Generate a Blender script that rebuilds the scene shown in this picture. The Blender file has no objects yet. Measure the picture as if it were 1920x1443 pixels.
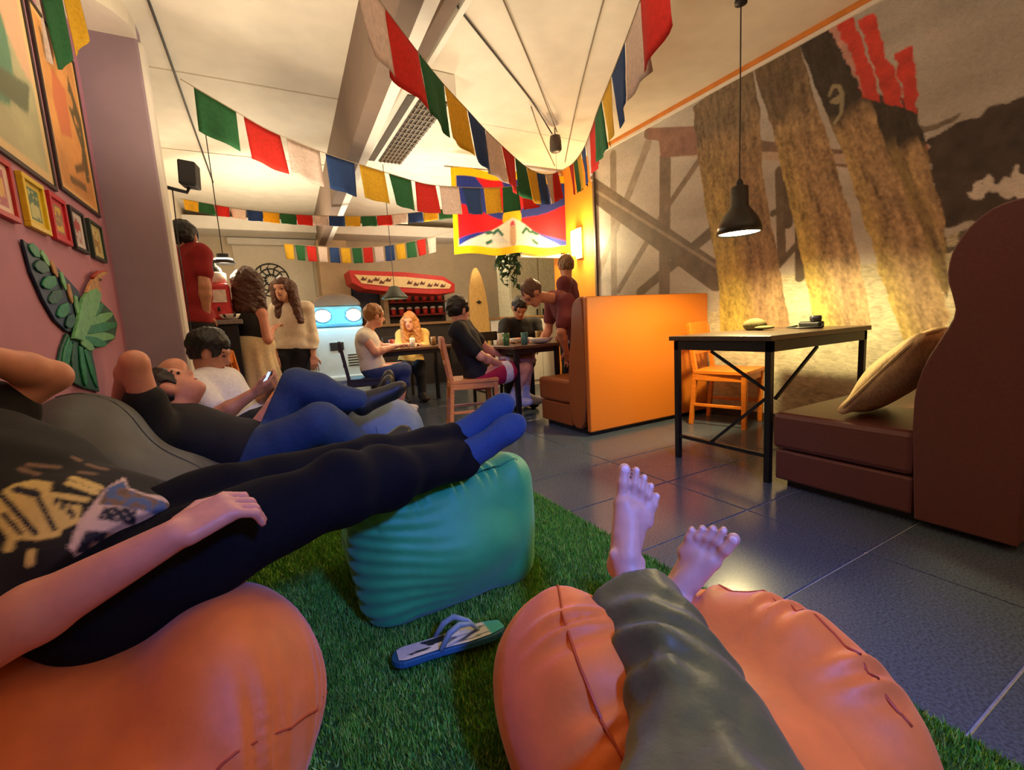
import bpy, math, random
import numpy as np
from mathutils import Vector, Matrix, Euler

random.seed(7)
rng = np.random.default_rng(7)
scene = bpy.context.scene
col = scene.collection
R = math.radians

# ------------------------------------------------------------------ camera
CAM_H, PITCH, YAW, ROLL = 0.93, R(7.7), R(28.4), R(3.4)
cd = bpy.data.cameras.new('camera')
cam = bpy.data.objects.new('view_camera', cd)
col.objects.link(cam)
scene.camera = cam
fw = Vector((math.sin(YAW) * math.cos(PITCH), math.cos(YAW) * math.cos(PITCH), -math.sin(PITCH)))
R0 = Vector((math.cos(YAW), -math.sin(YAW), 0))
U0 = R0.cross(fw)
rt = R0 * math.cos(ROLL) - U0 * math.sin(ROLL)
up = U0 * math.cos(ROLL) + R0 * math.sin(ROLL)
cam.matrix_world = Matrix(((rt.x, up.x, -fw.x, 0), (rt.y, up.y, -fw.y, 0), (rt.z, up.z, -fw.z, CAM_H), (0, 0, 0, 1)))
cd.sensor_fit = 'HORIZONTAL'
cd.sensor_width = 36.0
cd.lens = 36.0 * 850 / 1920
cd.clip_start = 0.02

# ------------------------------------------------------------------ world, lights, exposure
w = bpy.data.worlds.new('world')
scene.world = w
w.use_nodes = True
w.node_tree.nodes['Background'].inputs[0].default_value = (1.0, 0.80, 0.58, 1)
w.node_tree.nodes['Background'].inputs[1].default_value = 0.05


def lamp(name, kind, loc, power, color, size=0.1, target=None, **kw):
    l = bpy.data.lights.new(name, kind)
    l.energy = power
    l.color = color
    if kind == 'AREA':
        l.shape = 'DISK'
        l.size = size
    else:
        l.shadow_soft_size = size
    for k, v in kw.items():
        setattr(l, k, v)
    o = bpy.data.objects.new(name, l)
    col.objects.link(o)
    o.location = loc
    if target is not None:
        o.rotation_euler = (Vector(target) - Vector(loc)).to_track_quat('-Z', 'Y').to_euler()
    return o


WARM = (1.0, 0.82, 0.57)
UPL = dict(spot_size=R(150), spot_blend=0.6)
for (x, y, z, pw) in ((1.9, 5.3, 1.5, 80), (0.2, 6.2, 1.6, 75), (3.0, 6.6, 1.6, 55), (1.7, 3.0, 1.35, 42), (0.25, 2.9, 1.5, 45), (2.4, -0.9, 1.5, 62), (0.3, -0.9, 1.5, 45)):
    lamp('fill_uplight', 'SPOT', (x, y, z), pw, WARM, 0.2, target=(x, y, 3), **UPL)  # unseen upward spots, added to brighten the ceiling; no fixtures
for (x, y, z, pw) in ((2.0, 5.0, 1.9, 14), (0.2, 6.0, 1.9, 16), (2.7, 6.4, 1.9, 10), (1.0, 1.2, 2.25, 7), (0.0, 2.3, 2.35, 8)):
    lamp('fill_point', 'POINT', (x, y, z), pw, WARM, 0.2)  # unseen warm points, added as fill for the back room, foreground and niche
# the blue glow of a screen on the wall behind the camera
lamp('blue_screen_glow', 'SPOT', (0.55, -1.3, 2.0), 300, (0.06, 0.20, 1.0), 0.12, target=(0.85, 1.10, 0.35),
     spot_size=R(54), spot_blend=0.8)

vs = scene.view_settings
vs.view_transform = 'Standard'
vs.look = 'None'
vs.gamma = 1.0
vs.use_curve_mapping = False
vs.exposure = 0.42


# ------------------------------------------------------------------ materials
def lin(c):
    return tuple((v / 12.92 if v <= 0.04045 else ((v + 0.055) / 1.055) ** 2.4) for v in [x / 255 for x in c])


MATS = {}


def mat(name, rgb=None, rough=0.6, scale=30.0, var=0.15, bump=0.1, metal=0.0, attr=False, emit=None, estr=0.0,
        stretch=(1, 1, 1), sheen=0.0, sss=0.0, spec=0.5, bdist=0.01, trans=0.0, detail=4.0):
    if name in MATS:
        return MATS[name]
    m = bpy.data.materials.new(name)
    m.use_nodes = True
    nt = m.node_tree
    b = nt.nodes['Principled BSDF']
    b.inputs['Roughness'].default_value = rough
    b.inputs['Metallic'].default_value = metal
    b.inputs['Specular IOR Level'].default_value = spec
    b.inputs['Sheen Weight'].default_value = sheen
    b.inputs['Subsurface Weight'].default_value = sss
    b.inputs['Subsurface Radius'].default_value = (0.02, 0.008, 0.004)
    tc = nt.nodes.new('ShaderNodeTexCoord')
    mp = nt.nodes.new('ShaderNodeMapping')
    mp.inputs['Scale'].default_value = stretch
    nz = nt.nodes.new('ShaderNodeTexNoise')
    nz.inputs['Scale'].default_value = scale
    nz.inputs['Detail'].default_value = detail
    nt.links.new(tc.outputs['Object'], mp.inputs['Vector'])
    nt.links.new(mp.outputs['Vector'], nz.inputs['Vector'])
    mr = nt.nodes.new('ShaderNodeMapRange')
    mr.inputs['From Min'].default_value = 0.3
    mr.inputs['From Max'].default_value = 0.7
    mr.inputs['To Min'].default_value = 1 - var
    mr.inputs['To Max'].default_value = 1 + var
    nt.links.new(nz.outputs['Fac'], mr.inputs['Value'])
    mul = nt.nodes.new('ShaderNodeVectorMath')
    mul.operation = 'SCALE'
    if attr:
        at = nt.nodes.new('ShaderNodeVertexColor')
        at.layer_name = 'col'
        nt.links.new(at.outputs['Color'], mul.inputs[0])
    else:
        mul.inputs[0].default_value = lin(rgb)
    nt.links.new(mr.outputs['Result'], mul.inputs['Scale'])
    nt.links.new(mul.outputs['Vector'], b.inputs['Base Color'])
    if bump:
        bp = nt.nodes.new('ShaderNodeBump')
        bp.inputs['Strength'].default_value = bump
        bp.inputs['Distance'].default_value = bdist
        nt.links.new(nz.outputs['Fac'], bp.inputs['Height'])
        nt.links.new(bp.outputs['Normal'], b.inputs['Normal'])
    if emit:
        b.inputs['Emission Color'].default_value = (*lin(emit), 1)
        b.inputs['Emission Strength'].default_value = estr
    if trans:
        b.inputs['Transmission Weight'].default_value = trans
    m.diffuse_color = (*(lin(rgb) if rgb else (0.5, 0.5, 0.5)), 1)
    MATS[name] = m
    return m


def cloth_mat(name, rgb, tr=0.35, attr=False):
    """thin woven flag fabric that lets light through"""
    if name in MATS:
        return MATS[name]
    m = mat(name, rgb, 0.85, 60, 0.12, 0.1, attr=attr)
    nt = m.node_tree
    b = nt.nodes['Principled BSDF']
    out = nt.nodes['Material Output']
    t = nt.nodes.new('ShaderNodeBsdfTranslucent')
    src = b.inputs['Base Color'].links[0].from_socket
    nt.links.new(src, t.inputs['Color'])
    mx = nt.nodes.new('ShaderNodeMixShader')
    mx.inputs[0].default_value = tr
    nt.links.new(b.outputs[0], mx.inputs[1])
    nt.links.new(t.outputs[0], mx.inputs[2])
    nt.links.new(mx.outputs[0], out.inputs['Surface'])
    return m


# ------------------------------------------------------------------ object helpers
ORG = {}


def tag(o, label=None, cat=None, group=None, kind=None):
    if label:
        o['label'] = label
    if cat:
        o['category'] = cat
    if group:
        o['group'] = group
    if kind:
        o['kind'] = kind
    return o


def thing(name, loc, label, cat, group=None, rz=0.0):
    o = bpy.data.objects.new(name, None)
    o.empty_display_size = 0.1
    col.objects.link(o)
    o.location = loc
    o.rotation_euler.z = rz
    ORG[o.name] = np.array(loc, float)
    return tag(o, label, cat, group)


def mesh(name, v, f, m, parent=None, smooth=False, local=False, cols=None, bevel=0.0, org=None):
    """one mesh object; vertices in world space unless local"""
    v = np.asarray(v, float).reshape(-1, 3)
    if parent is not None:
        o0 = ORG[parent.name]
    elif org is not None:
        o0 = np.array(org, float)
    else:
        o0 = np.array([v[:, 0].mean(), v[:, 1].mean(), v[:, 2].min()])
    if local:
        o0v = np.zeros(3)
    else:
        o0v = o0
    me = bpy.data.meshes.new(name)
    vv = (v - o0v).astype(np.float32)
    if isinstance(f, np.ndarray):
        n = f.shape[1]
        me.vertices.add(len(vv))
        me.vertices.foreach_set('co', vv.ravel())
        me.loops.add(f.size)
        me.loops.foreach_set('vertex_index', f.astype(np.int32).ravel())
        me.polygons.add(len(f))
        me.polygons.foreach_set('loop_start', np.arange(0, f.size, n, dtype=np.int32))
        me.update(calc_edges=True)
        me.validate()
    else:
        me.from_pydata(vv.tolist(), [], f)
        me.update()
    if cols is not None:
        ca = me.color_attributes.new('col', 'FLOAT_COLOR', 'POINT')
        c4 = np.ones((len(vv), 4), np.float32)
        c4[:, :3] = cols
        ca.data.foreach_set('color', c4.ravel())
    if m is not None:
        me.materials.append(m)
    if smooth:
        me.polygons.foreach_set('use_smooth', np.ones(len(me.polygons), bool))
    o = bpy.data.objects.new(name, me)
    col.objects.link(o)
    if parent is not None:
        o.parent = parent
        ORG[o.name] = o0
    else:
        if not local:
            o.location = o0
        ORG[o.name] = o0
    if bevel:
        bm = o.modifiers.new('bevel', 'BEVEL')
        bm.width = bevel
        bm.segments = 2
        bm.limit_method = 'ANGLE'
    return o


class MB:
    """collects boxes, bars, lathes and prisms for one mesh"""

    def __init__(s):
        s.v, s.f = [], []

    def add(s, v, f):
        n = len(s.v)
        s.v += [tuple(map(float, p)) for p in v]
        s.f += [tuple(i + n for i in q) for q in f]
        return s

    def box(s, a, b):
        (x0, y0, z0), (x1, y1, z1) = a, b
        x0, x1 = sorted((x0, x1)); y0, y1 = sorted((y0, y1)); z0, z1 = sorted((z0, z1))
        return s.add([(x0, y0, z0), (x1, y0, z0), (x1, y1, z0), (x0, y1, z0), (x0, y0, z1), (x1, y0, z1), (x1, y1, z1), (x0, y1, z1)],
                     [(0, 3, 2, 1), (4, 5, 6, 7), (0, 1, 5, 4), (1, 2, 6, 5), (2, 3, 7, 6), (3, 0, 4, 7)])

    def bar(s, a, b, w, h=None, n=4, w2=None, rot=None):
        a, b = np.array(a, float), np.array(b, float)
        h = w if h is None else h
        d = b - a
        d /= np.linalg.norm(d)
        u = np.cross(d, [0, 0, 1.0])
        if np.linalg.norm(u) < 1e-3:
            u = np.array([1.0, 0, 0])
        u /= np.linalg.norm(u)
        t = np.cross(u, d)
        V = []
        for p, k in ((a, 1.0), (b, (w2 / w) if w2 else 1.0)):
            for i in range(n):
                if n == 4:
                    cx, cy = ((-.5, -.5), (.5, -.5), (.5, .5), (-.5, .5))[i]
                else:
                    an = 2 * math.pi * i / n
                    cx, cy = math.cos(an) / 2, math.sin(an) / 2
                V.append(p + u * cx * w * k + t * cy * h * k)
        F = [tuple(range(n))[::-1], tuple(range(n, 2 * n))] + [(i, (i + 1) % n, n + (i + 1) % n, n + i) for i in range(n)]
        return s.add(V, F)

    def tube(s, pts, r, n=8):
        pts = [np.array(p, float) for p in pts]
        V, F = [], []
        rr = r if hasattr(r, '__len__') else [r] * len(pts)
        for i, p in enumerate(pts):
            d = pts[min(i + 1, len(pts) - 1)] - pts[max(i - 1, 0)]
            d /= np.linalg.norm(d) + 1e-9
            u = np.cross(d, [0.1, 0.05, 1.0])
            u /= np.linalg.norm(u) + 1e-9
            t = np.cross(u, d)
            for k in range(n):
                an = 2 * math.pi * k / n
                V.append(p + (u * math.cos(an) + t * math.sin(an)) * rr[i])
        for i in range(len(pts) - 1):
            for k in range(n):
                F.append((i * n + k, i * n + (k + 1) % n, (i + 1) * n + (k + 1) % n, (i + 1) * n + k))
        F += [tuple(range(n))[::-1], tuple(range((len(pts) - 1) * n, len(pts) * n))]
        return s.add(V, F)

    def lathe(s, prof, c, n=24, cap=True):
        V, F = [], []
        for r_, z in prof:
            for k in range(n):
                an = 2 * math.pi * k / n
                V.append((c[0] + r_ * math.cos(an), c[1] + r_ * math.sin(an), c[2] + z))
        for i in range(len(prof) - 1):
            for k in range(n):
                F.append((i * n + k, i * n + (k + 1) % n, (i + 1) * n + (k + 1) % n, (i + 1) * n + k))
        if cap:
            F += [tuple(range(n))[::-1], tuple(range((len(prof) - 1) * n, len(prof) * n))]
        return s.add(V, F)

    def prism(s, poly, o, ax, ay, thick):
        """polygon (a,b) in the plane o + a*ax + b*ay, extruded by the vector thick"""
        o, ax, ay, th = (np.array(q, float) for q in (o, ax, ay, thick))
        n = len(poly)
        a = [o + p[0] * ax + p[1] * ay for p in poly]
        V = a + [p + th for p in a]
        F = [tuple(range(n))[::-1], tuple(range(n, 2 * n))] + [(i, (i + 1) % n, n + (i + 1) % n, n + i) for i in range(n)]
        return s.add(V, F)

    def build(s, name, m, parent=None, smooth=False, bevel=0.0, local=False, org=None):
        return mesh(name, s.v, s.f, m, parent, smooth, local, None, bevel, org)


def children(o):
    return [c for c in bpy.data.objects if c.parent == o]


def copy_tree(o, parent=None):
    c = o.copy()
    col.objects.link(c)
    if parent is not None:
        c.parent = parent
    ORG[c.name] = ORG.get(o.name)
    for ch in children(o):
        copy_tree(ch, c)
    return c


def struct(o):
    o['kind'] = 'structure'
    return o


# ------------------------------------------------------------------ implicit surfaces (bodies, bags, cushions)
def rc(a, b, ra, rb=None):
    return ('c', np.array(a, np.float32), np.array(b, np.float32), ra, ra if rb is None else rb)


def chain(pts, rads):
    return [rc(pts[i], pts[i + 1], rads[i], rads[i + 1]) for i in range(len(pts) - 1)]


def ell(c, rad, rot=None):
    """rot: 3 row vectors, the ellipsoid's own axes"""
    return ('e', np.array(c, np.float32), np.array(rad, np.float32), None if rot is None else np.array(rot, np.float32))


def rbox(c, half, rad, rot=None):
    return ('b', np.array(c, np.float32), np.array(half, np.float32), rad, None if rot is None else np.array(rot, np.float32))


def grp(prims, k):
    return ('g', prims, k)


def prim_d(p, q):
    if q[0] == 'g':
        return field(p, q[1], q[2])
    if q[0] == 'c':
        a, b, ra, rb = q[1:]
        ab = b - a
        t = np.clip(((p - a) @ ab) / (ab @ ab + 1e-12), 0, 1)
        return np.linalg.norm(p - a - t[:, None] * ab, axis=1) - (ra + (rb - ra) * t)
    if q[0] == 'e':
        x = p - q[1]
        if q[3] is not None:
            x = x @ q[3].T
        k0 = np.linalg.norm(x / q[2], axis=1)
        k1 = np.linalg.norm(x / (q[2] * q[2]), axis=1)
        return k0 * (k0 - 1) / (k1 + 1e-9)
    x = p - q[1]
    if q[4] is not None:
        x = x @ q[4].T
    y = np.abs(x) - (q[2] - q[3])
    return np.linalg.norm(np.maximum(y, 0), axis=1) + np.minimum(y.max(axis=1), 0) - q[3]


def prim_bb(q):
    if q[0] == 'g':
        bb = [prim_bb(x) for x in q[1]]
        return np.min([x[0] for x in bb], axis=0), np.max([x[1] for x in bb], axis=0)
    if q[0] == 'c':
        r_ = max(q[3], q[4])
        return np.minimum(q[1], q[2]) - r_, np.maximum(q[1], q[2]) + r_
    r_ = float(np.linalg.norm(q[2])) if q[-1] is not None else q[2]
    return q[1] - r_, q[1] + r_


def field(p, prims, k, grow=0.0, sub=None, fn=None, cut=None):
    d = None
    for q in prims:
        e = prim_d(p, q)
        if d is None:
            d = e
        else:
            h = np.clip(0.5 + 0.5 * (e - d) / k, 0, 1)
            d = e + (d - e) * h - k * h * (1 - h)
    d = d - grow
    if fn is not None:
        d = d + fn(p)
    if sub:
        for q in sub:
            d = np.maximum(d, -prim_d(p, q))
    if cut:
        for c, n in cut:      # keep the side the normal points away from
            d = np.maximum(d, (p - np.array(c, np.float32)) @ np.array(n, np.float32))
    return d


def surf(prims, h, k=0.03, grow=0.0, sub=None, fn=None, cut=None, pad=0.03):
    lo = np.min([prim_bb(q)[0] for q in prims], axis=0) - grow - pad
    hi = np.max([prim_bb(q)[1] for q in prims], axis=0) + grow + pad
    B = 4
    n = np.ceil((hi - lo) / (h * B)).astype(int) + 1
    cs = [lo[i] + h * B * (np.arange(n[i]) + 0.5) - h * 0.5 for i in range(3)]
    P = np.stack(np.meshgrid(*cs, indexing='ij'), -1).reshape(-1, 3).astype(np.float32)
    dc = field(P, prims, k, grow, sub, fn, cut).reshape(n)
    V = np.repeat(np.repeat(np.repeat(dc, B, 0), B, 1), B, 2)
    idx = np.argwhere(np.abs(V) < h * B * 1.6)
    pts = (lo + idx * h).astype(np.float32)
    out = np.empty(len(pts), np.float32)
    for s in range(0, len(pts), 400000):
        out[s:s + 400000] = field(pts[s:s + 400000], prims, k, grow, sub, fn, cut)
    V = V.astype(np.float32)
    V[idx[:, 0], idx[:, 1], idx[:, 2]] = out
    V[0] = V[-1] = 1; V[:, 0] = V[:, -1] = 1; V[:, :, 0] = V[:, :, -1] = 1
    S = V < 0
    nx, ny, nz = V.shape
    cnt = np.zeros((nx - 1, ny - 1, nz - 1), np.int8)
    for dx in (0, 1):
        for dy in (0, 1):
            for dz in (0, 1):
                cnt += S[dx:nx - 1 + dx, dy:ny - 1 + dy, dz:nz - 1 + dz]
    act = np.argwhere((cnt > 0) & (cnt < 8))
    acc = np.zeros((len(act), 3), np.float32)
    num = np.zeros(len(act), np.float32)
    co = [(a, b, c) for a in (0, 1) for b in (0, 1) for c in (0, 1)]
    for i in range(8):
        for ax in range(3):
            if co[i][ax]:
                continue
            j = list(co[i]); j[ax] = 1
            a = act + np.array(co[i]); b = act + np.array(j)
            va = V[a[:, 0], a[:, 1], a[:, 2]]; vb = V[b[:, 0], b[:, 1], b[:, 2]]
            cr = (va < 0) != (vb < 0)
            t = np.where(cr, va / (va - vb + 1e-12), 0)
            p = np.array(co[i], np.float32)[None, :].repeat(len(act), 0)
            p[:, ax] += t
            acc += p * cr[:, None]
            num += cr
    verts = lo + (act + acc / num[:, None]) * h
    ids = -np.ones((nx - 1, ny - 1, nz - 1), np.int64)
    ids[act[:, 0], act[:, 1], act[:, 2]] = np.arange(len(act))
    faces = []
    for ax in range(3):
        u_, v_ = (ax + 1) % 3, (ax + 2) % 3
        a = [slice(None)] * 3; b = [slice(None)] * 3
        a[ax] = slice(0, -1); b[ax] = slice(1, None)
        s0, s1 = S[tuple(a)], S[tuple(b)]
        e = np.argwhere(s0 != s1)
        e = e[(e[:, u_] > 0) & (e[:, v_] > 0)]
        fl = s0[e[:, 0], e[:, 1], e[:, 2]]
        q = []
        for du, dv in ((0, 0), (1, 0), (1, 1), (0, 1)):
            c = e.copy(); c[:, u_] -= du; c[:, v_] -= dv
            q.append(ids[c[:, 0], c[:, 1], c[:, 2]])
        q = np.stack(q, 1)
        q[~fl] = q[~fl][:, ::-1]
        faces.append(q)
    faces = np.concatenate(faces)
    faces = faces[(faces >= 0).all(1)]
    return verts, faces


def blob(name, prims, h, m, parent=None, k=0.03, org=None, cols=None, **kw):
    v, f = surf(prims, h, k, **kw)
    c = cols(v) if callable(cols) else cols
    return mesh(name, v, f, m, parent, smooth=True, cols=c, org=org)


def waves(seed, n, lo, hi, amp, axis=None, aniso=0.0):
    """sum of sines: folds and creases in cloth"""
    g = np.random.default_rng(seed)
    D = g.normal(size=(n, 3)).astype(np.float32)
    if axis is not None:
        ax = np.array(axis, np.float32); ax /= np.linalg.norm(ax)
        D = D - aniso * (D @ ax)[:, None] * ax
    D /= np.linalg.norm(D, axis=1)[:, None]
    fr = g.uniform(lo, hi, n).astype(np.float32)
    ph = g.uniform(0, 6.28, n).astype(np.float32)
    K = D * fr[:, None]

    def fn(p):
        s = np.zeros(len(p), np.float32)
        for i in range(n):
            a = p @ K[i] + ph[i]
            s += np.sin(a + 0.8 * np.sin(0.5 * a + ph[(i + 1) % n]))
        return amp * s / math.sqrt(n)
    return fn


def inpoly(x, y, poly):
    c = np.zeros(len(x), bool)
    n = len(poly)
    for i in range(n):
        x0, y0 = poly[i]; x1, y1 = poly[(i + 1) % n]
        if y0 == y1:
            continue
        c ^= ((y0 > y) != (y1 > y)) & (x < (x1 - x0) * (y - y0) / (y1 - y0) + x0)
    return c


def segd(x, y, a, b):
    dx, dy = b[0] - a[0], b[1] - a[1]
    t = np.clip(((x - a[0]) * dx + (y - a[1]) * dy) / (dx * dx + dy * dy + 1e-9), 0, 1)
    return np.hypot(x - a[0] - t * dx, y - a[1] - t * dy)


def vnoise(seed):
    g = np.random.default_rng(seed)
    T = g.random((64, 64)).astype(np.float32)

    def fn(x, y):
        xi, yi = np.floor(x).astype(int), np.floor(y).astype(int)
        fx, fy = x - xi, y - yi
        fx, fy = fx * fx * (3 - 2 * fx), fy * fy * (3 - 2 * fy)
        q = lambda a, b: T[(xi + a) % 64, (yi + b) % 64]
        return (q(0, 0) * (1 - fx) + q(1, 0) * fx) * (1 - fy) + (q(0, 1) * (1 - fx) + q(1, 1) * fx) * fy
    return fn


NZ = vnoise(3)


def fbm(x, y, o=4):
    s, a, t = 0, 1.0, 0
    for i in range(o):
        s = s + a * NZ(x * 2 ** i + 7 * i, y * 2 ** i + 3 * i)
        t += a
        a *= 0.5
    return s / t


def sheet(name, o, ax, ay, na, nb, paint, m, parent=None, thick=None, fn=None, org=None):
    """a painted sheet: o + a*ax + b*ay, a,b in 0..1, colour from paint(a, b); thick = back offset vector"""
    a, b = np.meshgrid(np.linspace(0, 1, na + 1), np.linspace(0, 1, nb + 1), indexing='ij')
    a, b = a.ravel(), b.ravel()
    o, ax, ay = (np.array(q, float) for q in (o, ax, ay))
    v = o + a[:, None] * ax + b[:, None] * ay
    if fn is not None:
        v = v + fn(a, b)
    c = 0
    for ea, eb in ((-.33, -.12), (.12, -.33), (.33, .12), (-.12, .33)):
        c = c + paint(np.clip(a + ea / na, 0, 1), np.clip(b + eb / nb, 0, 1)) / 4
    i, j = np.meshgrid(np.arange(na), np.arange(nb), indexing='ij')
    i, j = i.ravel(), j.ravel()
    s = nb + 1
    f = np.stack([i * s + j, (i + 1) * s + j, (i + 1) * s + j + 1, i * s + j + 1], 1)
    if thick is not None:
        n = len(v)
        v = np.concatenate([v, v + np.array(thick, float)])
        c = np.concatenate([c, c])
        g = f[:, ::-1] + n
        rim = [k * s for k in range(na + 1)] + [na * s + k for k in range(1, nb + 1)] + [k * s + nb for k in range(na - 1, -1, -1)] + [k for k in range(nb - 1, 0, -1)]
        rim = np.array(rim)
        r2 = np.roll(rim, -1)
        e = np.stack([r2, rim, rim + n, r2 + n], 1)
        f = np.concatenate([f, g, e])
    return mesh(name, v, f, m, parent, smooth=False, cols=c, org=org)


def C(*rgb):
    return np.array(lin(rgb), np.float32)


# ================================================================== THE ROOM
ZC = 2.83          # ceiling
XM = 3.6           # mural wall
XN, XL, YN = -0.73, -0.44, 3.6   # niche back wall, main left wall, niche end
YB = 8.5
XW2 = -0.78         # left wall beyond the pillar
YF = -2.2

m_ceil = mat('ceiling_paint', (226, 216, 198), 0.8, 6, 0.05, 0.05)
m_cream = mat('cream_wall_paint', (222, 208, 182), 0.8, 8, 0.05, 0.05)
m_purple = mat('mauve_wall_paint', (186, 128, 150), 0.75, 5, 0.06, 0.06)
m_purple2 = mat('grey_mauve_paint', (158, 138, 150), 0.75, 5, 0.06, 0.06)
m_orange_wall = mat('orange_wall_paint', (232, 138, 30), 0.7, 6, 0.06, 0.05)
m_white = mat('white_paint', (232, 226, 214), 0.6, 10, 0.04, 0.03)
m_grout = mat('light_grout', (168, 166, 158), 0.9, 80, 0.15, 0.2)
m_slate = mat('dark_slate_tile', (70, 79, 90), 0.2, 130, 0.4, 0.05, bdist=0.002, detail=6)
m_black = mat('black_metal', (18, 18, 20), 0.4, 60, 0.1, 0.05)
m_dark = mat('dark_plastic', (28, 27, 28), 0.5, 40, 0.1, 0.05)

b = MB(); b.box((XW2, YF, -0.12), (5.2, YB, -0.005))
floor = struct(b.build('floor', m_grout, org=(0, 0, 0)))
TX, TY, GAP = 0.96, 0.48, 0.007
x_edges = [1.9 + TX * i for i in range(-3, 5)]
tile_meshes = {}
for x0 in x_edges[:-1]:
    for j in range(-7, 17):
        y0 = 0.79 + TY * j
        xa, xb = max(x0, XW2) + GAP / 2, min(x0 + TX, 5.2) - GAP / 2
        ya, yb = max(y0, YF) + GAP / 2, min(y0 + TY, YB) - GAP / 2
        if xb - xa < 0.02 or yb - ya < 0.02 or (xb < 1.15 and yb < 1.9):
            continue
        if xa > XM and y0 < 5.0:
            continue
        key = (round(xb - xa, 3), round(yb - ya, 3))
        if key not in tile_meshes:
            t = MB(); t.box((-key[0] / 2, -key[1] / 2, -0.02), (key[0] / 2, key[1] / 2, 0))
            o = t.build('floor_tile', m_slate, floor, local=True, bevel=0.002)
            tile_meshes[key] = o
        else:
            o = tile_meshes[key].copy()
            col.objects.link(o)
        o.location = ((xa + xb) / 2, (ya + yb) / 2, random.uniform(-0.0006, 0.0006))

b = MB(); b.box((XM, YF, 0), (XM + 0.15, 5.25, ZC))
struct(b.build('wall_right', m_orange_wall))
b = MB(); b.box((XM + 0.15, 5.1, 0), (5.2, 5.25, ZC)).box((5.2, 5.1, 0), (5.3, YB, ZC))
struct(b.build('wall_right_far', m_cream))
b = MB(); b.box((XW2, YB, 0), (5.3, YB + 0.12, ZC))
struct(b.build('wall_back', m_cream))
b = MB(); b.box((XN - 0.12, YF - 0.12, 0), (XM + 0.15, YF, ZC))
struct(b.build('wall_front', m_cream))
b = MB(); b.box((XN - 0.12, YF, 0), (XN, YN, ZC))
struct(b.build('wall_niche', m_purple))
b = MB(); b.box((XN - 0.12, YN, 0), (XL, YN + 0.14, ZC))
struct(b.build('wall_niche_end', m_purple2, bevel=0.012))
b = MB(); b.box((XW2 - 0.12, YN + 0.14, 0), (XW2, YB, ZC))
struct(b.build('wall_left', m_cream))
b = MB(); b.box((XL - 0.03, YN + 0.012, 0), (XL + 0.022, YN + 0.15, ZC - 0.1))
struct(b.build('trim_1', m_white, bevel=0.02))
# soffit above the niche with a curved front edge
edge = [(-0.44, 3.62), (-0.45, 3.46), (-0.50, 3.36), (-0.57, 3.28), (-0.64, 3.15), (-0.68, 2.9), (-0.70, 2.4), (-0.71, 0.5), (-0.71, YF)]
b = MB(); b.prism([(XN, YF), (XN, 3.62)] + edge, (0, 0, 2.73), (1, 0, 0), (0, 1, 0), (0, 0, 0.1))
struct(b.build('ceiling_soffit', m_ceil))

# ceiling: boards with thin shadow joints
b = MB(); b.box((XN - 0.12, YF, ZC + 0.03), (5.3, YB, ZC + 0.12))
ceil = struct(b.build('ceiling', m_ceil, org=(0, 0, ZC)))
cuts = [YF, 1.0, 4.13, 5.72, 7.1, YB]
for i in range(len(cuts) - 1):
    for xa, xb in ((XN - 0.1, 1.0), (1.0, 5.28)):
        g = 0.012 if xa < 0 else 0.004
        b = MB(); b.box((xa + 0.002, cuts[i] + g, ZC), (xb - 0.002, cuts[i + 1] - g, ZC + 0.03))
        b.build('ceiling_panel', m_ceil, ceil)

# ceiling beam with its far column
bx = lambda y: 0.62 + 0.26 * min(1, (y - 2.0) / 1.5) + 0.022 * (y - 3.5)
ys = [1.0, 8.2]
x0s = [0.625, 0.965]
b = MB()
V = []
for y, x in zip(ys, x0s):
    V += [(x, y, 2.31), (x + 0.10, y, 2.31), (x + 0.10, y, ZC), (x, y, ZC)]
b.add(V, [(0, 1, 2, 3), (7, 6, 5, 4), (0, 4, 5, 1), (1, 5, 6, 2), (2, 6, 7, 3), (3, 7, 4, 0)])
m_beam = mat('taupe_beam_paint', (116, 96, 82), 0.75, 7, 0.06, 0.05)
struct(b.build('ceiling_beam', m_beam, bevel=0.006))
b = MB()
V = []
for y, x in zip(ys, x0s):
    V += [(x + 0.10, y, 2.32), (x + 0.17, y, 2.32), (x + 0.17, y, ZC), (x + 0.10, y, ZC)]
b.add(V, [(0, 1, 2, 3), (7, 6, 5, 4), (0, 4, 5, 1), (1, 5, 6, 2), (2, 6, 7, 3), (3, 7, 4, 0)])
struct(b.build('trim_2', m_white, bevel=0.004))
b = MB(); b.box((0.92, 7.8, 0), (1.36, 8.2, 2.40))
struct(b.build('column', mat('tan_column_paint', (176, 150, 118), 0.75, 6, 0.07, 0.06), bevel=0.01))
b = MB(); b.box((XW2, 7.9, 2.52), (3.4, 8.5, 2.70))
struct(b.build('trim_3', m_white, bevel=0.01))
# orange and white trim along the mural top
b = MB(); b.box((XM - 0.035, YF, ZC - 0.035), (XM, 4.34, ZC - 0.001))
struct(b.build('trim_4', mat('orange_trim_paint', (214, 132, 52), 0.6, 12, 0.1, 0.05)))
b = MB(); b.box((XM - 0.022, YF, ZC - 0.062), (XM, 4.34, ZC - 0.036))
struct(b.build('trim_5', m_white))
b = MB(); b.box((XM - 0.03, 4.33, 0), (XM + 0.001, 4.36, ZC - 0.036))
struct(b.build('trim_6', mat('brown_edge_strip', (98, 82, 66), 0.6)))
for i, (p, q) in enumerate((((XN, YF, 0), (XN + 0.015, YN, 0.08)), ((XM - 0.012, YF, 0), (XM, 5.2, 0.07)))):
    b = MB(); b.box(p, q)
    struct(b.build(('baseboard_left', 'baseboard_right')[i], mat('baseboard_dark', (60, 50, 46), 0.6)))

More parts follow.
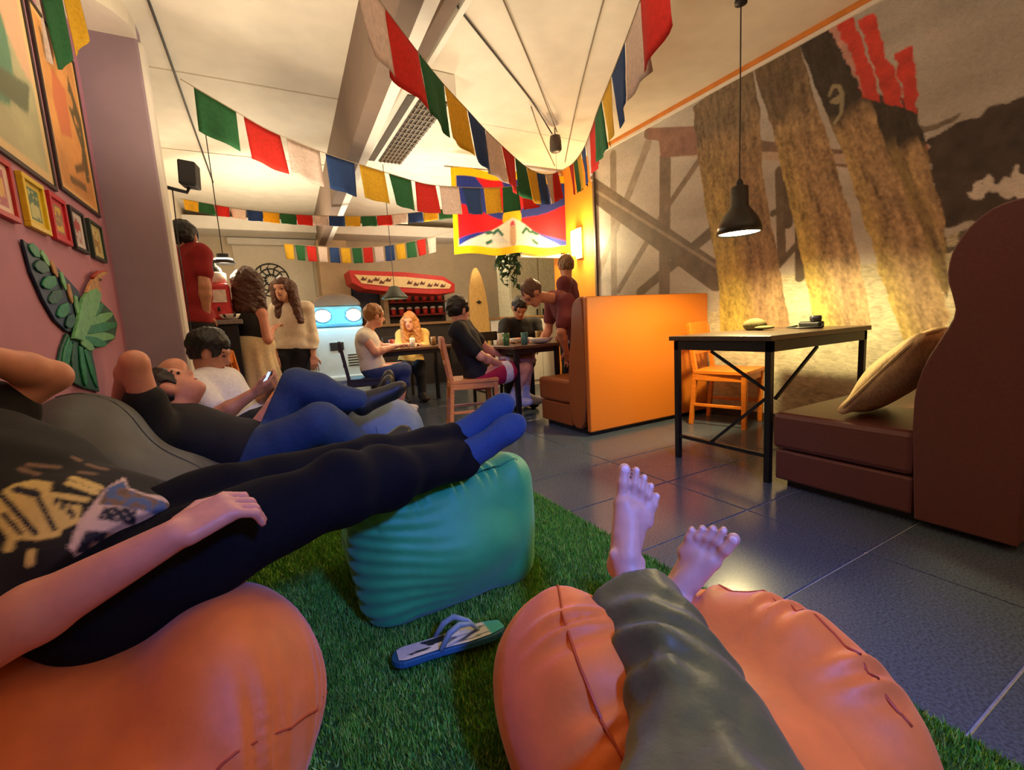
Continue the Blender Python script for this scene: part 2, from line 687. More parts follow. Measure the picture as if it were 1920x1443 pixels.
# ------------------------------------------------------------------ mural
def mural_paint(a, bb):
    y = -0.7 + a * (4.33 + 0.7)
    z = 0.07 + bb * (ZC - 0.062 - 0.07)
    n1 = fbm(y * 3, z * 3)
    n2 = fbm(y * 14 + 5, z * 14, 3)
    n3 = NZ(y * 90, z * 90)
    c = np.empty((len(y), 3), np.float32)
    c[:] = C(184, 177, 168)
    # misty sky, streaked on the near side
    st = fbm(y * 1.2 + z * 2.2, z * 5 - y * 1.4, 3)
    c *= (0.72 + 0.5 * st)[:, None]

    def put(mask, col_, tex=None):
        k = np.array(col_, np.float32)[None, :].repeat(mask.sum(), 0)
        if tex is not None:
            k = k * tex[mask][:, None]
        c[mask] = k

    def wob(s, am):
        return y + am * (fbm(y * s, z * s + 9, 3) - 0.5), z + am * (fbm(y * s + 4, z * s, 3) - 0.5)
    # far hill and foam on the near side
    yw, zw = wob(7, 0.20)
    hill = inpoly(yw, zw, [(1.282, 1.748), (1.214, 1.838), (1.148, 1.900), (1.040, 1.904), (0.902, 1.913), (0.603, 1.946), (0.221, 1.875), (0.174, 1.329), (0.866, 1.346), (1.006, 1.322), (1.198, 1.301), (1.244, 1.495)])
    put(hill, C(66, 55, 48), 0.45 + 1.1 * n2)
    put(inpoly(yw, zw, [(1.422, 1.987), (1.306, 1.981), (1.130, 1.968), (1.150, 1.929), (1.302, 1.906)]), C(120, 108, 96), 0.7 + 0.6 * n2)
    put(inpoly(yw, zw, [(1.330, 1.810), (1.275, 1.860), (1.232, 1.821), (1.269, 1.744), (1.320, 1.761)]), C(196, 92, 78), 0.8 + 0.4 * n2)
    yw, zw = wob(16, 0.14)
    put(inpoly(yw, zw, [(1.091, 1.480), (1.021, 1.580), (0.980, 1.513), (0.920, 1.582), (0.859, 1.532), (0.730, 1.494), (0.722, 1.364), (0.951, 1.444)]), C(205, 196, 186), 0.8 + 0.4 * n2)
    # water
    rip = np.sin(z * 160 + 5 * fbm(y * 5, z * 30) * 6.28)
    water = inpoly(y, z, [(4.566, 1.278), (2.714, 0.923), (2.258, 1.547), (1.161, 1.294), (0.867, 1.360), (-0.015, 1.400), (-0.245, -1.093), (4.855, -3.654)])
    water &= (z < 1.18 + 0.05 * (fbm(y * 5, z * 2) - 0.5)) | (y < 1.3)
    put(water, C(206, 196, 166), 0.62 + 0.45 * n2 + 0.17 * rip)
    far = inpoly(y, z, [(1.221, 1.281), (0.867, 1.360), (-0.015, 1.400), (-0.027, 1.269), (0.862, 1.291), (1.179, 1.181)])
    put(far & (n2 > 0.42), C(92, 82, 72), 0.7 + 0.6 * n2)
    # timber frames in the mist
    def beam(p, q, wd, col_, t0=0.75):
        m_ = segd(y, z, p, q) < wd
        put(m_, col_, t0 + 0.5 * n2)
    (p0, p1, p2, p3, p4, p5, p6, p7, p8, p9, p10, p11, p12, p13, p14, p15, p16, p17, p18, p19) = [(4.016, 2.692), (4.064, 1.142), (3.283, 2.543), (3.322, 1.086), (3.989, 1.226), (3.314, 1.912), (4.354, 1.415), (3.507, 2.623), (3.279, 1.954), (2.896, 2.273), (4.445, 2.477), (2.715, 1.227), (3.659, 1.179), (2.742, 1.644), (3.505, 2.722), (1.555, 1.821), (3.337, 2.489), (1.585, 1.847), (2.174, 1.961), (2.144, 1.324)]
    beam(p0, p1, 0.05, C(138, 126, 112)); beam(p6, p7, 0.05, C(146, 134, 120))
    beam(p4, p5, 0.035, C(128, 114, 100)); beam(p12, p13, 0.05, C(112, 98, 82))
    beam(p2, p3, 0.07, C(120, 104, 90)); beam(p8, p9, 0.03, C(130, 114, 98))
    beam(p10, p11, 0.12, C(112, 98, 82)); beam(p10, (p11[0], p11[1] + 0.09), 0.015, C(150, 136, 118))
    beam(p14, p15, 0.05, C(128, 104, 90)); beam(p16, (p17[0], p17[1] - 0.0), 0.03, C(190, 168, 150))
    beam(p18, p19, 0.035, C(104, 90, 74))
    for poly in ([(3.504, 2.771), (2.895, 2.558), (2.895, 2.443), (3.506, 2.662)], [(3.368, 2.613), (2.895, 2.496), (2.896, 2.317), (3.338, 2.436)]):
        put(inpoly(y, z, poly), C(140, 104, 92), 0.7 + 0.5 * n2)
    for p, q in (([(2.100, 1.901), (2.100, 1.554)], [(2.218, 1.659), (1.890, 1.730)]), ([(2.014, 1.535), (2.004, 1.146)], [(2.252, 1.174), (1.902, 1.512)])):
        beam(p[0], p[1], 0.035, C(88, 74, 60)); beam(q[0], q[1], 0.025, C(96, 84, 68))
    # the tree trunks: bark streaks run along each trunk
    def trunk(poly, top, bot, base, dark, topcol=None, tf=0.3, lit=0.9):
        ye, ze = wob(9, 0.03)
        m_ = inpoly(ye, ze, poly)
        d = np.array([bot[0] - top[0], bot[1] - top[1]]); L = np.hypot(*d); d = d / L
        al = (y - top[0]) * d[0] + (z - top[1]) * d[1]
        ac = -(y - top[0]) * d[1] + (z - top[1]) * d[0]
        tex = fbm(ac * 34, al * 7 + 20, 4) * 0.55 + 0.45 * fbm(ac * 80, al * 50, 3)
        tex = np.clip((tex - 0.25) * 2.1, 0, 1)
        k = np.array(dark)[None] * (1 - tex[:, None]) + np.array(base)[None] * tex[:, None]
        moss_glow = np.clip((ac + 0.03) / 0.16, 0, 1) * np.clip((al / L - 0.15) * 1.6, 0, 1) * lit  # printed moss yellow, with lamp glow on the lower trunks painted in
        k = k * (1 - 0.7 * moss_glow[:, None]) + np.array(C(222, 196, 84))[None] * 0.7 * moss_glow[:, None] * (0.45 + 0.75 * tex[:, None])
        if topcol is not None:
            t = np.clip((tf - al / L + 0.25 * (n1 - 0.5)) / 0.08, 0, 1)[:, None]
            k = k * (1 - t) + np.array(topcol)[None] * t * (0.5 + 0.9 * tex[:, None])
        c[m_] = k[m_]
    BA, DK, BL = C(196, 164, 122), C(96, 74, 56), C(58, 50, 44)
    (a0, a1) = [(1.381, 1.781), (1.147, 0.797)]
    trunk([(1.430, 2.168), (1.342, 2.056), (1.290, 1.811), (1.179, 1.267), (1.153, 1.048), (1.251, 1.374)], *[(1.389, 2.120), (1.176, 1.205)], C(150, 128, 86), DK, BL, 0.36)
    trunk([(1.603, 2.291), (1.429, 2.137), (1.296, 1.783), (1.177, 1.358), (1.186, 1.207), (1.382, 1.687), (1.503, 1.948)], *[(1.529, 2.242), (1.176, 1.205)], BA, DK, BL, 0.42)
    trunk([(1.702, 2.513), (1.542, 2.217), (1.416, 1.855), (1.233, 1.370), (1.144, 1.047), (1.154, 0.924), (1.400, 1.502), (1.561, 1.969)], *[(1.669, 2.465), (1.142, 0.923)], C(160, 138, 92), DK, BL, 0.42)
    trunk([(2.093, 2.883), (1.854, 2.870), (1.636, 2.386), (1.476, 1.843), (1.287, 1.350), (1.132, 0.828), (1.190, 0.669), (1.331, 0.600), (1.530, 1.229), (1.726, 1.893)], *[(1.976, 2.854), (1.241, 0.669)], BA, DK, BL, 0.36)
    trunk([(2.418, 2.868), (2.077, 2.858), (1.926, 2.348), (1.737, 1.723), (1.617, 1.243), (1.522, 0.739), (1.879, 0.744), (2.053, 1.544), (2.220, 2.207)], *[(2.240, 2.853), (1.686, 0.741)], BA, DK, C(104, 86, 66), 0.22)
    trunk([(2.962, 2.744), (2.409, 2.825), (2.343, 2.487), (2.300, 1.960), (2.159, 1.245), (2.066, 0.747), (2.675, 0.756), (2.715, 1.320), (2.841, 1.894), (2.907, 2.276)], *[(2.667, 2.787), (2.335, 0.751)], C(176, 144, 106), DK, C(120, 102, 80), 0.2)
    nine = [(1.837, 2.351), (1.818, 2.397), (1.779, 2.379), (1.757, 2.317), (1.782, 2.280), (1.822, 2.304), (1.757, 2.317), (1.760, 2.204), (1.797, 2.158)]
    for p, q in zip(nine[:-1], nine[1:]):
        beam(p, q, 0.012, C(150, 140, 112))
    # painted red tops
    ye, ze = wob(22, 0.035)
    RED = C(206, 62, 50)
    put(inpoly(ye, ze, [(1.865, 2.810), (1.739, 2.868), (1.671, 2.656), (1.577, 2.358), (1.540, 2.169), (1.631, 2.255), (1.733, 2.529)]), RED, 0.75 + 0.5 * n2)
    put(inpoly(ye, ze, [(1.872, 2.814), (1.832, 2.815), (1.702, 2.513), (1.625, 2.259), (1.732, 2.496)]), C(190, 140, 128), 0.75 + 0.5 * n2)
    put(inpoly(ye, ze, [(1.679, 2.730), (1.592, 2.724), (1.518, 2.422), (1.459, 2.333), (1.411, 2.099), (1.512, 2.157), (1.578, 2.390)]), RED, 0.75 + 0.5 * n2)
    put(inpoly(ye, ze, [(1.474, 2.431), (1.385, 2.427), (1.341, 2.034), (1.401, 2.095)]), RED, 0.8 + 0.5 * n2)
    c *= (0.90 + 0.2 * n3)[:, None]
    return np.clip(c, 0, 1)


m_mural = mat('printed_mural', None, 0.6, 160, 0.16, 0.03, stretch=(1, 2, 0.6), attr=True)
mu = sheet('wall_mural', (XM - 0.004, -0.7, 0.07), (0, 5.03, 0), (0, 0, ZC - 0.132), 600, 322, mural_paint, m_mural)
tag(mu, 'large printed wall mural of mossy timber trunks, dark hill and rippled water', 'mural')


# ================================================================== FURNITURE
m_brown = mat('brown_leatherette', (98, 54, 46), 0.42, 90, 0.10, 0.12, bdist=0.003)
m_tan = mat('tan_leatherette', (196, 108, 30), 0.42, 90, 0.10, 0.12, bdist=0.003)
m_tan_dk = mat('brown_tan_leatherette', (150, 82, 34), 0.42, 90, 0.10, 0.12, bdist=0.003)


def smooth_poly(pts, it=2):
    pts = [np.array(p, float) for p in pts]
    for _ in range(it):
        q = []
        for i in range(len(pts)):
            a, b_ = pts[i], pts[(i + 1) % len(pts)]
            q += [a * 0.75 + b_ * 0.25, a * 0.25 + b_ * 0.75]
        pts = q
    return [tuple(p) for p in pts]


# brown booth bench, its aisle end faces the camera: profile in (y, z)
t = thing('booth_bench', (2.95, 0.9, 0), 'brown leatherette booth bench with rounded high back at the right edge', 'bench')
prof = [(0.788, 0.001), (0.811, 0.417), (0.811, 0.563), (0.786, 0.678), (0.729, 0.800), (0.702, 0.869), (0.714, 0.929), (0.736, 1.005), (0.731, 1.079), (0.713, 1.128), (0.672, 1.195), (0.615, 1.238), (0.554, 1.248)]
def smooth_open(pts, it=2):
    pts = [np.array(p, float) for p in pts]
    for _ in range(it):
        q = [pts[0]]
        for a, b_ in zip(pts[:-1], pts[1:]):
            q += [a * 0.75 + b_ * 0.25, a * 0.25 + b_ * 0.75]
        pts = q + [pts[-1]]
    return [tuple(p) for p in pts]


by0 = prof[0][0]
pb = [(by0, 0.03)] + smooth_open(prof[1:] + [(0.44, 1.24), (0.38, 1.12), (0.42, 0.95), (0.49, 0.8)], 1) + [(0.49, 0.03)]
b = MB(); b.prism(pb, (2.30, 0, 0), (0, 1, 0), (0, 0, 1), (1.29, 0, 0))
bk = b.build('backrest', m_brown, t, bevel=0.012)
b = MB(); b.prism(pb, (2.28, 0, 0), (0, 1, 0), (0, 0, 1), (0.022, 0, 0))
b.build('end_panel', m_brown, t, bevel=0.006)
b = MB(); b.box((2.285, 0.80, 0.205), (3.59, 1.395, 0.395))
b.build('seat_cushion', m_brown, t, bevel=0.025)
b = MB(); b.box((2.292, 0.80, 0.04), (3.59, 1.38, 0.20))
b.build('seat_base', m_brown, t, bevel=0.012)
b = MB(); b.box((2.34, 0.52, 0), (3.58, 1.34, 0.045))
b.build('plinth', m_black, t)

# orange booth bench seen from behind
t = thing('booth_bench', (2.9, 3.1, 0), 'orange tan booth bench seen from behind, beside the mural', 'bench')
b = MB(); b.box((2.20, 2.80, 0.035), (3.585, 2.845, 1.10))
b.build('back_panel', m_tan, t, bevel=0.010)
b = MB()
prf = smooth_poly([(2.845, 0.04), (2.845, 1.10), (2.90, 1.11), (2.99, 1.06), (3.01, 0.95), (3.02, 0.80), (3.06, 0.62), (3.08, 0.46), (3.08, 0.04)], 2)
b.prism(prf, (2.20, 0, 0), (0, 1, 0), (0, 0, 1), (1.38, 0, 0))
b.build('backrest', m_tan_dk, t, bevel=0.012)
b = MB(); b.box((2.20, 3.06, 0.23), (3.58, 3.55, 0.43))
b.build('seat_cushion', m_tan_dk, t, bevel=0.025)
b = MB(); b.box((2.21, 3.06, 0.04), (3.58, 3.53, 0.225))
b.build('seat_base', m_tan_dk, t, bevel=0.012)
b = MB(); b.box((2.24, 2.84, 0), (3.56, 3.47, 0.04))
b.build('plinth', m_black, t)

# cushion on the brown bench
m_cush = mat('beige_cushion_fabric', (214, 184, 132), 0.85, 40, 0.18, 0.25, stretch=(1, 3, 1))
axc = np.array([0, 0.62, -0.78]); axc /= np.linalg.norm(axc)
nrm = np.array([0, 0.78, 0.62])
rot = [(1, 0, 0), tuple(-axc), tuple(nrm)]
cu = thing('cushion', (2.62, 0.98, 0.40), 'beige patterned cushion leaning on the brown bench back', 'cushion')
cc = (2.56, 0.965, 0.605)
blob('cover', [ell(cc, (0.235, 0.245, 0.085), rot), rbox(cc, (0.23, 0.235, 0.02), 0.02, rot)], 0.008, m_cush, cu, k=0.04,
     fn=waves(5, 6, 30, 70, 0.002))
ring = []
for i in range(33):
    an = 2 * math.pi * i / 32
    sx = np.sign(math.cos(an)) * abs(math.cos(an)) ** 0.35 * 0.238
    sy = np.sign(math.sin(an)) * abs(math.sin(an)) ** 0.35 * 0.243
    ring.append(np.array(cc) + np.array(rot[0]) * sx + np.array(rot[1]) * sy)
b = MB(); b.tube(ring, 0.008, 6)
b.build('piping', mat('beige_piping', (176, 146, 100), 0.8), cu, smooth=True)

# dark dining table of the booth
m_top = mat('worn_dark_tabletop', (74, 58, 46), 0.35, 25, 0.25, 0.1, stretch=(1, 6, 1))
t = thing('booth_table', (2.95, 1.72, 0), 'dark steel-framed table between the booth bench and orange panel', 'table')
TZ = 0.79
b = MB(); b.box((2.275, 1.40, TZ - 0.028), (3.30, 2.07, TZ))
b.build('tabletop', m_top, t, bevel=0.004)
b = MB(); b.box((2.29, 1.41, TZ - 0.085), (3.27, 1.44, TZ - 0.03)).box((2.29, 2.01, TZ - 0.085), (3.27, 2.04, TZ - 0.03)) \
    .box((2.29, 1.41, TZ - 0.085), (2.32, 2.04, TZ - 0.03)).box((3.24, 1.41, TZ - 0.085), (3.27, 2.04, TZ - 0.03))
b.build('apron', m_black, t)
for x in (2.29, 3.24):
    for y in (1.41, 2.01):
        b = MB(); b.box((x, y, 0), (x + 0.032, y + 0.032, TZ - 0.03))
        b.build('leg', m_black, t, bevel=0.003)
b = MB(); b.box((2.296, 1.44, 0.135), (2.316, 2.01, 0.155)); b.build('stretcher', m_black, t)
b = MB(); b.box((3.246, 1.44, 0.135), (3.266, 2.01, 0.155)); b.build('stretcher', m_black, t)
for (p, q) in (((2.306, 1.78, TZ - 0.09), (2.306, 1.44, 0.50)), ((2.306, 1.78, 0.15), (2.306, 1.44, 0.46)),
               ((2.36, 1.426, 0.45), (2.75, 1.426, TZ - 0.09))):
    b = MB(); b.bar(p, q, 0.014); b.build('brace', m_black, t)

# bits on the booth table
t = thing('camera', (3.300, 1.800, 0.790), 'small black camera lying on the booth table near the mural', 'camera')
cx, cy = 3.0, 1.60
t.location = (cx, cy, TZ); ORG[t.name] = np.array((cx, cy, TZ))
b = MB(); b.box((cx - 0.03, cy - 0.07, TZ), (cx + 0.03, cy + 0.06, TZ + 0.045)); b.build('body', m_dark, t, bevel=0.012)
b = MB(); b.lathe([(0.0, 0), (0.03, 0.0), (0.034, 0.02), (0.03, 0.035), (0.0, 0.035)], (cx, cy - 0.03, TZ + 0.045), 16); b.build('lens', mat('lens_glass', (60, 62, 70), 0.1), t, smooth=True)
b = MB(); b.tube([(cx - 0.03, cy + 0.06, TZ + 0.02), (cx - 0.07, cy + 0.1, TZ + 0.012), (cx - 0.09, cy + 0.02, TZ + 0.008), (cx - 0.05, cy - 0.09, TZ + 0.01), (cx, cy - 0.075, TZ + 0.03)], 0.006, 6)
b.build('strap', m_dark, t, smooth=True)
t = thing('folded_cap', (2.9, 1.88, TZ), 'olive folded cap lying beside the camera on the booth table', 'cap')
m_cap = mat('olive_cap_cloth', (98, 90, 52), 0.9, 50, 0.15, 0.2)
blob('crown', [ell((2.9, 1.90, TZ + 0.035), (0.06, 0.075, 0.045))], 0.006, m_cap, t, cut=[((0, 0, TZ), (0, 0, -1))], fn=waves(3, 4, 30, 70, 0.003))
blob('visor', [ell((2.88, 1.82, TZ + 0.018), (0.055, 0.06, 0.012))], 0.005, m_cap, t, cut=[((0, 0, TZ), (0, 0, -1))])

# pendant over the booth table
LX, LY = 2.80, 1.95
t = thing('pendant_lamp', (LX, LY, 1.42), 'dark bell pendant lamp glowing over the booth table', 'lamp')
b = MB(); b.tube([(LX, LY, 1.74), (LX, LY, ZC)], 0.004, 6); b.build('cord', m_dark, t)
b = MB(); b.lathe([(0.036, 0), (0.036, 0.02), (0.03, 0.035), (0.01, 0.05)], (LX, LY, ZC - 0.05), 16); b.build('ceiling_rose', m_dark, t, smooth=True)
prof_s = [(0.030, 0.30), (0.052, 0.29), (0.056, 0.17), (0.075, 0.145), (0.108, 0.10), (0.130, 0.05), (0.137, 0.0), (0.132, 0.0), (0.126, 0.05), (0.104, 0.095), (0.070, 0.135), (0.050, 0.15)]
b = MB(); b.lathe(prof_s, (LX, LY, 1.42), 32, cap=False)
b.build('lamp_shade', mat('dark_enamel', (40, 38, 34), 0.35, 30, 0.1, 0.03), t, smooth=True)
b = MB(); b.lathe([(0.012, 0.34), (0.02, 0.32), (0.024, 0.29), (0.01, 0.285)], (LX, LY, 1.42), 16); b.build('socket_cap', m_dark, t, smooth=True)
b = MB(); b.lathe([(0.001, 0.0), (0.06, 0.002), (0.122, 0.008), (0.127, 0.016), (0.12, 0.022), (0.001, 0.026)], (LX, LY, 1.42), 24)
b.build('bulb', mat('glowing_lamp_glass', (255, 245, 225), 0.4, emit=(255, 232, 180), estr=14.0, bump=0), t, smooth=True)
lamp('pendant_light', 'SPOT', (LX, LY, 1.405), 140, (1.0, 0.80, 0.36), 0.09, target=(LX, LY, 0), spot_size=R(168), spot_blend=0.5)

# ------------------------------------------------------------------ wooden chairs
m_wood = mat('honey_wood', (202, 126, 62), 0.45, 14, 0.25, 0.08, stretch=(1, 1, 8))


def wooden_chair(loc, rz, label, m=None, group='plain wooden chairs'):
    """front faces +x in its own frame"""
    m = m or m_wood
    t = thing('wooden_chair', loc, label, 'chair', group, rz)
    T = lambda bb, n, **k: bb.build(n, m, t, local=True, bevel=0.004, **k)
    b = MB(); b.prism([(-0.20, -0.20), (0.22, -0.22), (0.22, 0.22), (-0.20, 0.20)], (0, 0, 0.43), (1, 0, 0), (0, 1, 0), (0, 0, 0.03)); T(b, 'seat')
    for s in (-1, 1):
        b = MB(); b.bar((0.195, s * 0.19, 0), (0.195, s * 0.19, 0.43), 0.034, w2=0.04); T(b, 'leg')
        b = MB(); b.bar((-0.23, s * 0.18, 0), (-0.19, s * 0.18, 0.45), 0.034); b.bar((-0.19, s * 0.18, 0.44), (-0.25, s * 0.18, 0.84), 0.034); T(b, 'leg')
        b = MB(); b.box((-0.19, s * 0.19 - 0.009, 0.375), (0.19, s * 0.19 + 0.009, 0.43)); T(b, 'apron')
        b = MB(); b.box((-0.20, s * 0.19 - 0.009, 0.16), (0.19, s * 0.19 + 0.009, 0.185)); T(b, 'stretcher')
    b = MB(); b.box((0.185, -0.18, 0.375), (0.205, 0.18, 0.43)); T(b, 'apron')
    b = MB(); b.box((-0.205, -0.17, 0.375), (-0.185, 0.17, 0.43)); T(b, 'apron')
    b = MB(); b.box((-0.265, -0.175, 0.74), (-0.235, 0.175, 0.85)); T(b, 'top_rail')
    b = MB(); b.box((-0.235, -0.175, 0.585), (-0.213, 0.175, 0.625)); T(b, 'back_rail')
    for i in range(4):
        y = -0.11 + i * 0.073
        b = MB(); b.bar((-0.224, y, 0.62), (-0.247, y, 0.75), 0.016); T(b, 'spindle')
    return t


wooden_chair((1.66, 3.86, 0), R(-16), 'wooden chair in the middle with a man in black sitting on it')
wooden_chair((3.34, 2.42, 0), R(-74), 'empty orange wooden chair between booth table and orange panel', mat('orange_wood', (206, 112, 24), 0.45, 14, 0.2, 0.08, stretch=(1, 1, 8)))
wooden_chair((-0.04, 4.28, 0), R(-14), 'orange wooden chair behind the woman in the cream skirt', mat('orange_wood'))
m_dkwood = mat('dark_stained_wood', (44, 32, 26), 0.45, 14, 0.25, 0.08, stretch=(1, 1, 8))
wooden_chair((0.95, 5.0, 0), R(-8), 'dark chair under the blond man in the white tank top', m_dkwood)
wooden_chair((1.62, 6.15, 0), R(-95), 'dark chair under the long-haired blonde person', m_dkwood)
wooden_chair((2.36, 4.78, 0), R(-92), 'dark chair behind the far side of the food table', m_dkwood)


def cafe_table(loc, sx, sy, h, label, m):
    t = thing('cafe_table', loc, label, 'table', 'dark cafe tables')
    b = MB(); b.box((-sx / 2, -sy / 2, h - 0.03), (sx / 2, sy / 2, h)); b.build('tabletop', m, t, local=True, bevel=0.004)
    for x in (-sx / 2 + 0.06, sx / 2 - 0.06):
        for y in (-sy / 2 + 0.06, sy / 2 - 0.06):
            b = MB(); b.bar((x, y, 0), (x, y, h - 0.03), 0.04); b.build('leg', m_black, t, local=True)
    b = MB(); b.box((-sx / 2 + 0.05, -sy / 2 + 0.05, h - 0.08), (sx / 2 - 0.05, sy / 2 - 0.05, h - 0.03)); b.build('apron', m_black, t, local=True)
    return t


m_tt = mat('brown_cafe_top', (96, 64, 44), 0.3, 20, 0.2, 0.06, stretch=(6, 1, 1))
cafe_table((1.55, 5.45, 0), 0.95, 0.62, 0.72, 'dark cafe table in front of the bar with the blond people', m_tt)
cafe_table((2.31, 3.98, 0), 0.58, 0.62, 0.72, 'dark food table between the man in magenta shorts and the orange bench', m_tt)

# ------------------------------------------------------------------ artificial grass rug
GX1, GY1 = 1.21, 2.28
t = thing('grass_rug', (0.3, 0.6, 0), 'green artificial grass rug under the bean bags', 'rug')
b = MB(); b.box((XN + 0.02, -1.2, 0.001), (GX1, GY1, 0.006))
b.build('backing', mat('grass_backing', (40, 80, 24), 0.9, 60, 0.3, 0.3), t)


def grass(n, lo, hi, hmin, hmax, wd):
    x = rng.uniform(lo[0], hi[0], n); y = rng.uniform(lo[1], hi[1], n)
    hh = rng.uniform(hmin, hmax, n); an = rng.uniform(0, 2 * math.pi, n); ln = rng.uniform(0, 0.012, n); la = rng.uniform(0, 2 * math.pi, n)
    p = np.stack([x, y, np.full(n, 0.005)], 1)
    wv = np.stack([np.cos(an), np.sin(an), np.zeros(n)], 1) * wd / 2
    tip = p + np.stack([np.cos(la) * ln, np.sin(la) * ln, hh], 1)
    v = np.stack([p - wv, p + wv, tip], 1).reshape(-1, 3)
    f = np.arange(3 * n).reshape(-1, 3)
    base = np.array([C(74, 142, 34), C(104, 170, 48), C(130, 186, 62), C(58, 118, 30), C(160, 186, 84)])
    cc_ = base[rng.integers(0, 5, n)] * rng.uniform(0.75, 1.2, n)[:, None]
    return v, f, np.repeat(cc_, 3, 0)


v1, f1, c1 = grass(150000, (0.05, -0.1), (GX1, GY1), 0.012, 0.024, 0.0042)
v2, f2, c2 = grass(45000, (XN + 0.03, 0.2), (0.1, GY1), 0.012, 0.024, 0.0052)
g = mesh('grass_pile', np.concatenate([v1, v2]), np.concatenate([f1, f2 + len(v1)]), mat('plastic_grass', None, 0.6, 20, 0.25, 0, attr=True), t, cols=np.concatenate([c1, c2]))
g['kind'] = 'stuff'


# ================================================================== BEAN BAGS
def snap(pts, prims, k, **kw):
    p = np.array(pts, np.float32)
    for _ in range(8):
        d = field(p, prims, k, **kw)
        e = 0.004
        g = np.stack([field(p + np.array(a, np.float32) * e, prims, k, **kw) - field(p - np.array(a, np.float32) * e, prims, k, **kw)
                      for a in ((1, 0, 0), (0, 1, 0), (0, 0, 1))], 1)
        g /= np.linalg.norm(g, axis=1)[:, None] + 1e-9
        p = p - d[:, None] * g
    return p


def lerp_path(pts, n=24):
    pts = np.array(pts, float)
    s = np.concatenate([[0], np.cumsum(np.linalg.norm(np.diff(pts, axis=0), axis=1))])
    u = np.linspace(0, s[-1], n)
    return np.stack([np.interp(u, s, pts[:, i]) for i in range(3)], 1)


def bag(label, loc, prims, h, m, k, seams=(), sm=None, fn=None, floor_z=0.004, sr=0.003, cut=None):
    t = thing('bean_bag', loc, label, 'bean bag')
    cuts = [((0, 0, floor_z), (0, 0, -1))] + list(cut or [])
    blob('cover', prims, h, m, t, k=k, fn=fn, cut=cuts)
    for s in seams:
        b = MB(); b.tube(snap(lerp_path(s, 30), prims, k, fn=fn), sr, 5)
        b.build('seam', sm or m, t, smooth=True)
    return t


m_or = mat('orange_nylon', (224, 112, 36), 0.55, 14, 0.10, 0.25, sheen=0.2)
m_or2 = mat('orange_nylon_seam', (176, 66, 24), 0.6)
m_te = mat('green_nylon', (44, 160, 92), 0.55, 14, 0.08, 0.2, sheen=0.2)
m_te2 = mat('green_nylon_seam', (30, 120, 72), 0.6)
m_gr = mat('grey_nylon', (74, 76, 76), 0.6, 14, 0.1, 0.2)
m_gr2 = mat('grey_nylon_seam', (40, 42, 46), 0.6)
m_bg = mat('blue_grey_nylon', (100, 116, 138), 0.6, 14, 0.1, 0.2)


def gathers(center, axis_pts, amp, freq, reach):
    """radial puckers round a seam path"""
    A = np.array(axis_pts, np.float32)

    def fn(p):
        d = np.full(len(p), 9.0, np.float32)
        u = np.zeros(len(p), np.float32)
        acc = 0.0
        for i in range(len(A) - 1):
            ab = A[i + 1] - A[i]
            L = np.linalg.norm(ab)
            t_ = np.clip(((p - A[i]) @ ab) / (L * L), 0, 1)
            e = np.linalg.norm(p - A[i] - t_[:, None] * ab, axis=1)
            m_ = e < d
            d[m_] = e[m_]
            u[m_] = (acc + t_ * L)[m_]
            acc += L
        return amp * np.exp(-(d / reach) ** 2) * (np.sin(u * freq + 2 * np.sin(u * freq * 0.37)) - 0.6)
    return fn


# near orange bag under the left-hand person
bagA = [ell((-0.38, 0.86, 0.08), (0.30, 0.36, 0.20)), ell((-0.14, 1.03, 0.20), (0.17, 0.22, 0.23)), ell((-0.46, 1.14, 0.20), (0.22, 0.30, 0.22))]
sA = [(-0.05, 0.6, 0.42), (0.02, 0.95, 0.46), (0.10, 1.2, 0.2)]
wa = waves(11, 7, 14, 40, 0.0022)
bag('orange bean bag under the reclining person in black at left', (-0.4, 0.9, 0), bagA, 0.010, m_or, 0.12,
    seams=[[(-0.6, 0.6, 0.2), (-0.3, 0.62, 0.25), (-0.12, 0.80, 0.27), (0.02, 1.0, 0.16)]], sm=m_or2,
    fn=lambda p: wa(p) + gathers(None, [(-0.6, 0.6, 0.2), (-0.3, 0.62, 0.25), (-0.12, 0.80, 0.27), (0.02, 1.0, 0.16)], 0.006, 110, 0.09)(p))

# grey bag along the mauve wall
bagG = [ell((-0.44, 1.95, 0.27), (0.29, 0.46, 0.30)), ell((-0.55, 1.98, 0.55), (0.17, 0.32, 0.24)), ell((-0.30, 2.25, 0.2), (0.35, 0.35, 0.22))]
wg = waves(12, 7, 12, 34, 0.003)
bag('dark grey bean bag against the mauve wall under the bird', (-0.45, 1.95, 0), bagG, 0.011, m_gr, 0.10,
    seams=[[(-0.62, 1.72, 0.66), (-0.42, 1.75, 0.55), (-0.25, 1.75, 0.38), (-0.12, 1.80, 0.2)],
           [(-0.6, 1.95, 0.8), (-0.40, 1.95, 0.62), (-0.2, 1.9, 0.45), (-0.02, 1.98, 0.25)]], sm=m_gr2, fn=wg)

# blue-grey pouf further back
bagB = [ell((0.60, 2.82, 0.23), (0.25, 0.24, 0.29)), rbox((0.60, 2.82, 0.23), (0.20, 0.2, 0.24), 0.12)]
bag('blue-grey bean bag pouf at the edge of the tiles', (0.58, 2.82, 0), bagB, 0.010, m_bg, 0.08,
    seams=[[(0.50, 2.55, 0.42), (0.52, 2.55, 0.2), (0.53, 2.57, 0.02)]], sm=mat('blue_grey_seam', (70, 84, 104), 0.6), fn=waves(13, 6, 14, 36, 0.002))

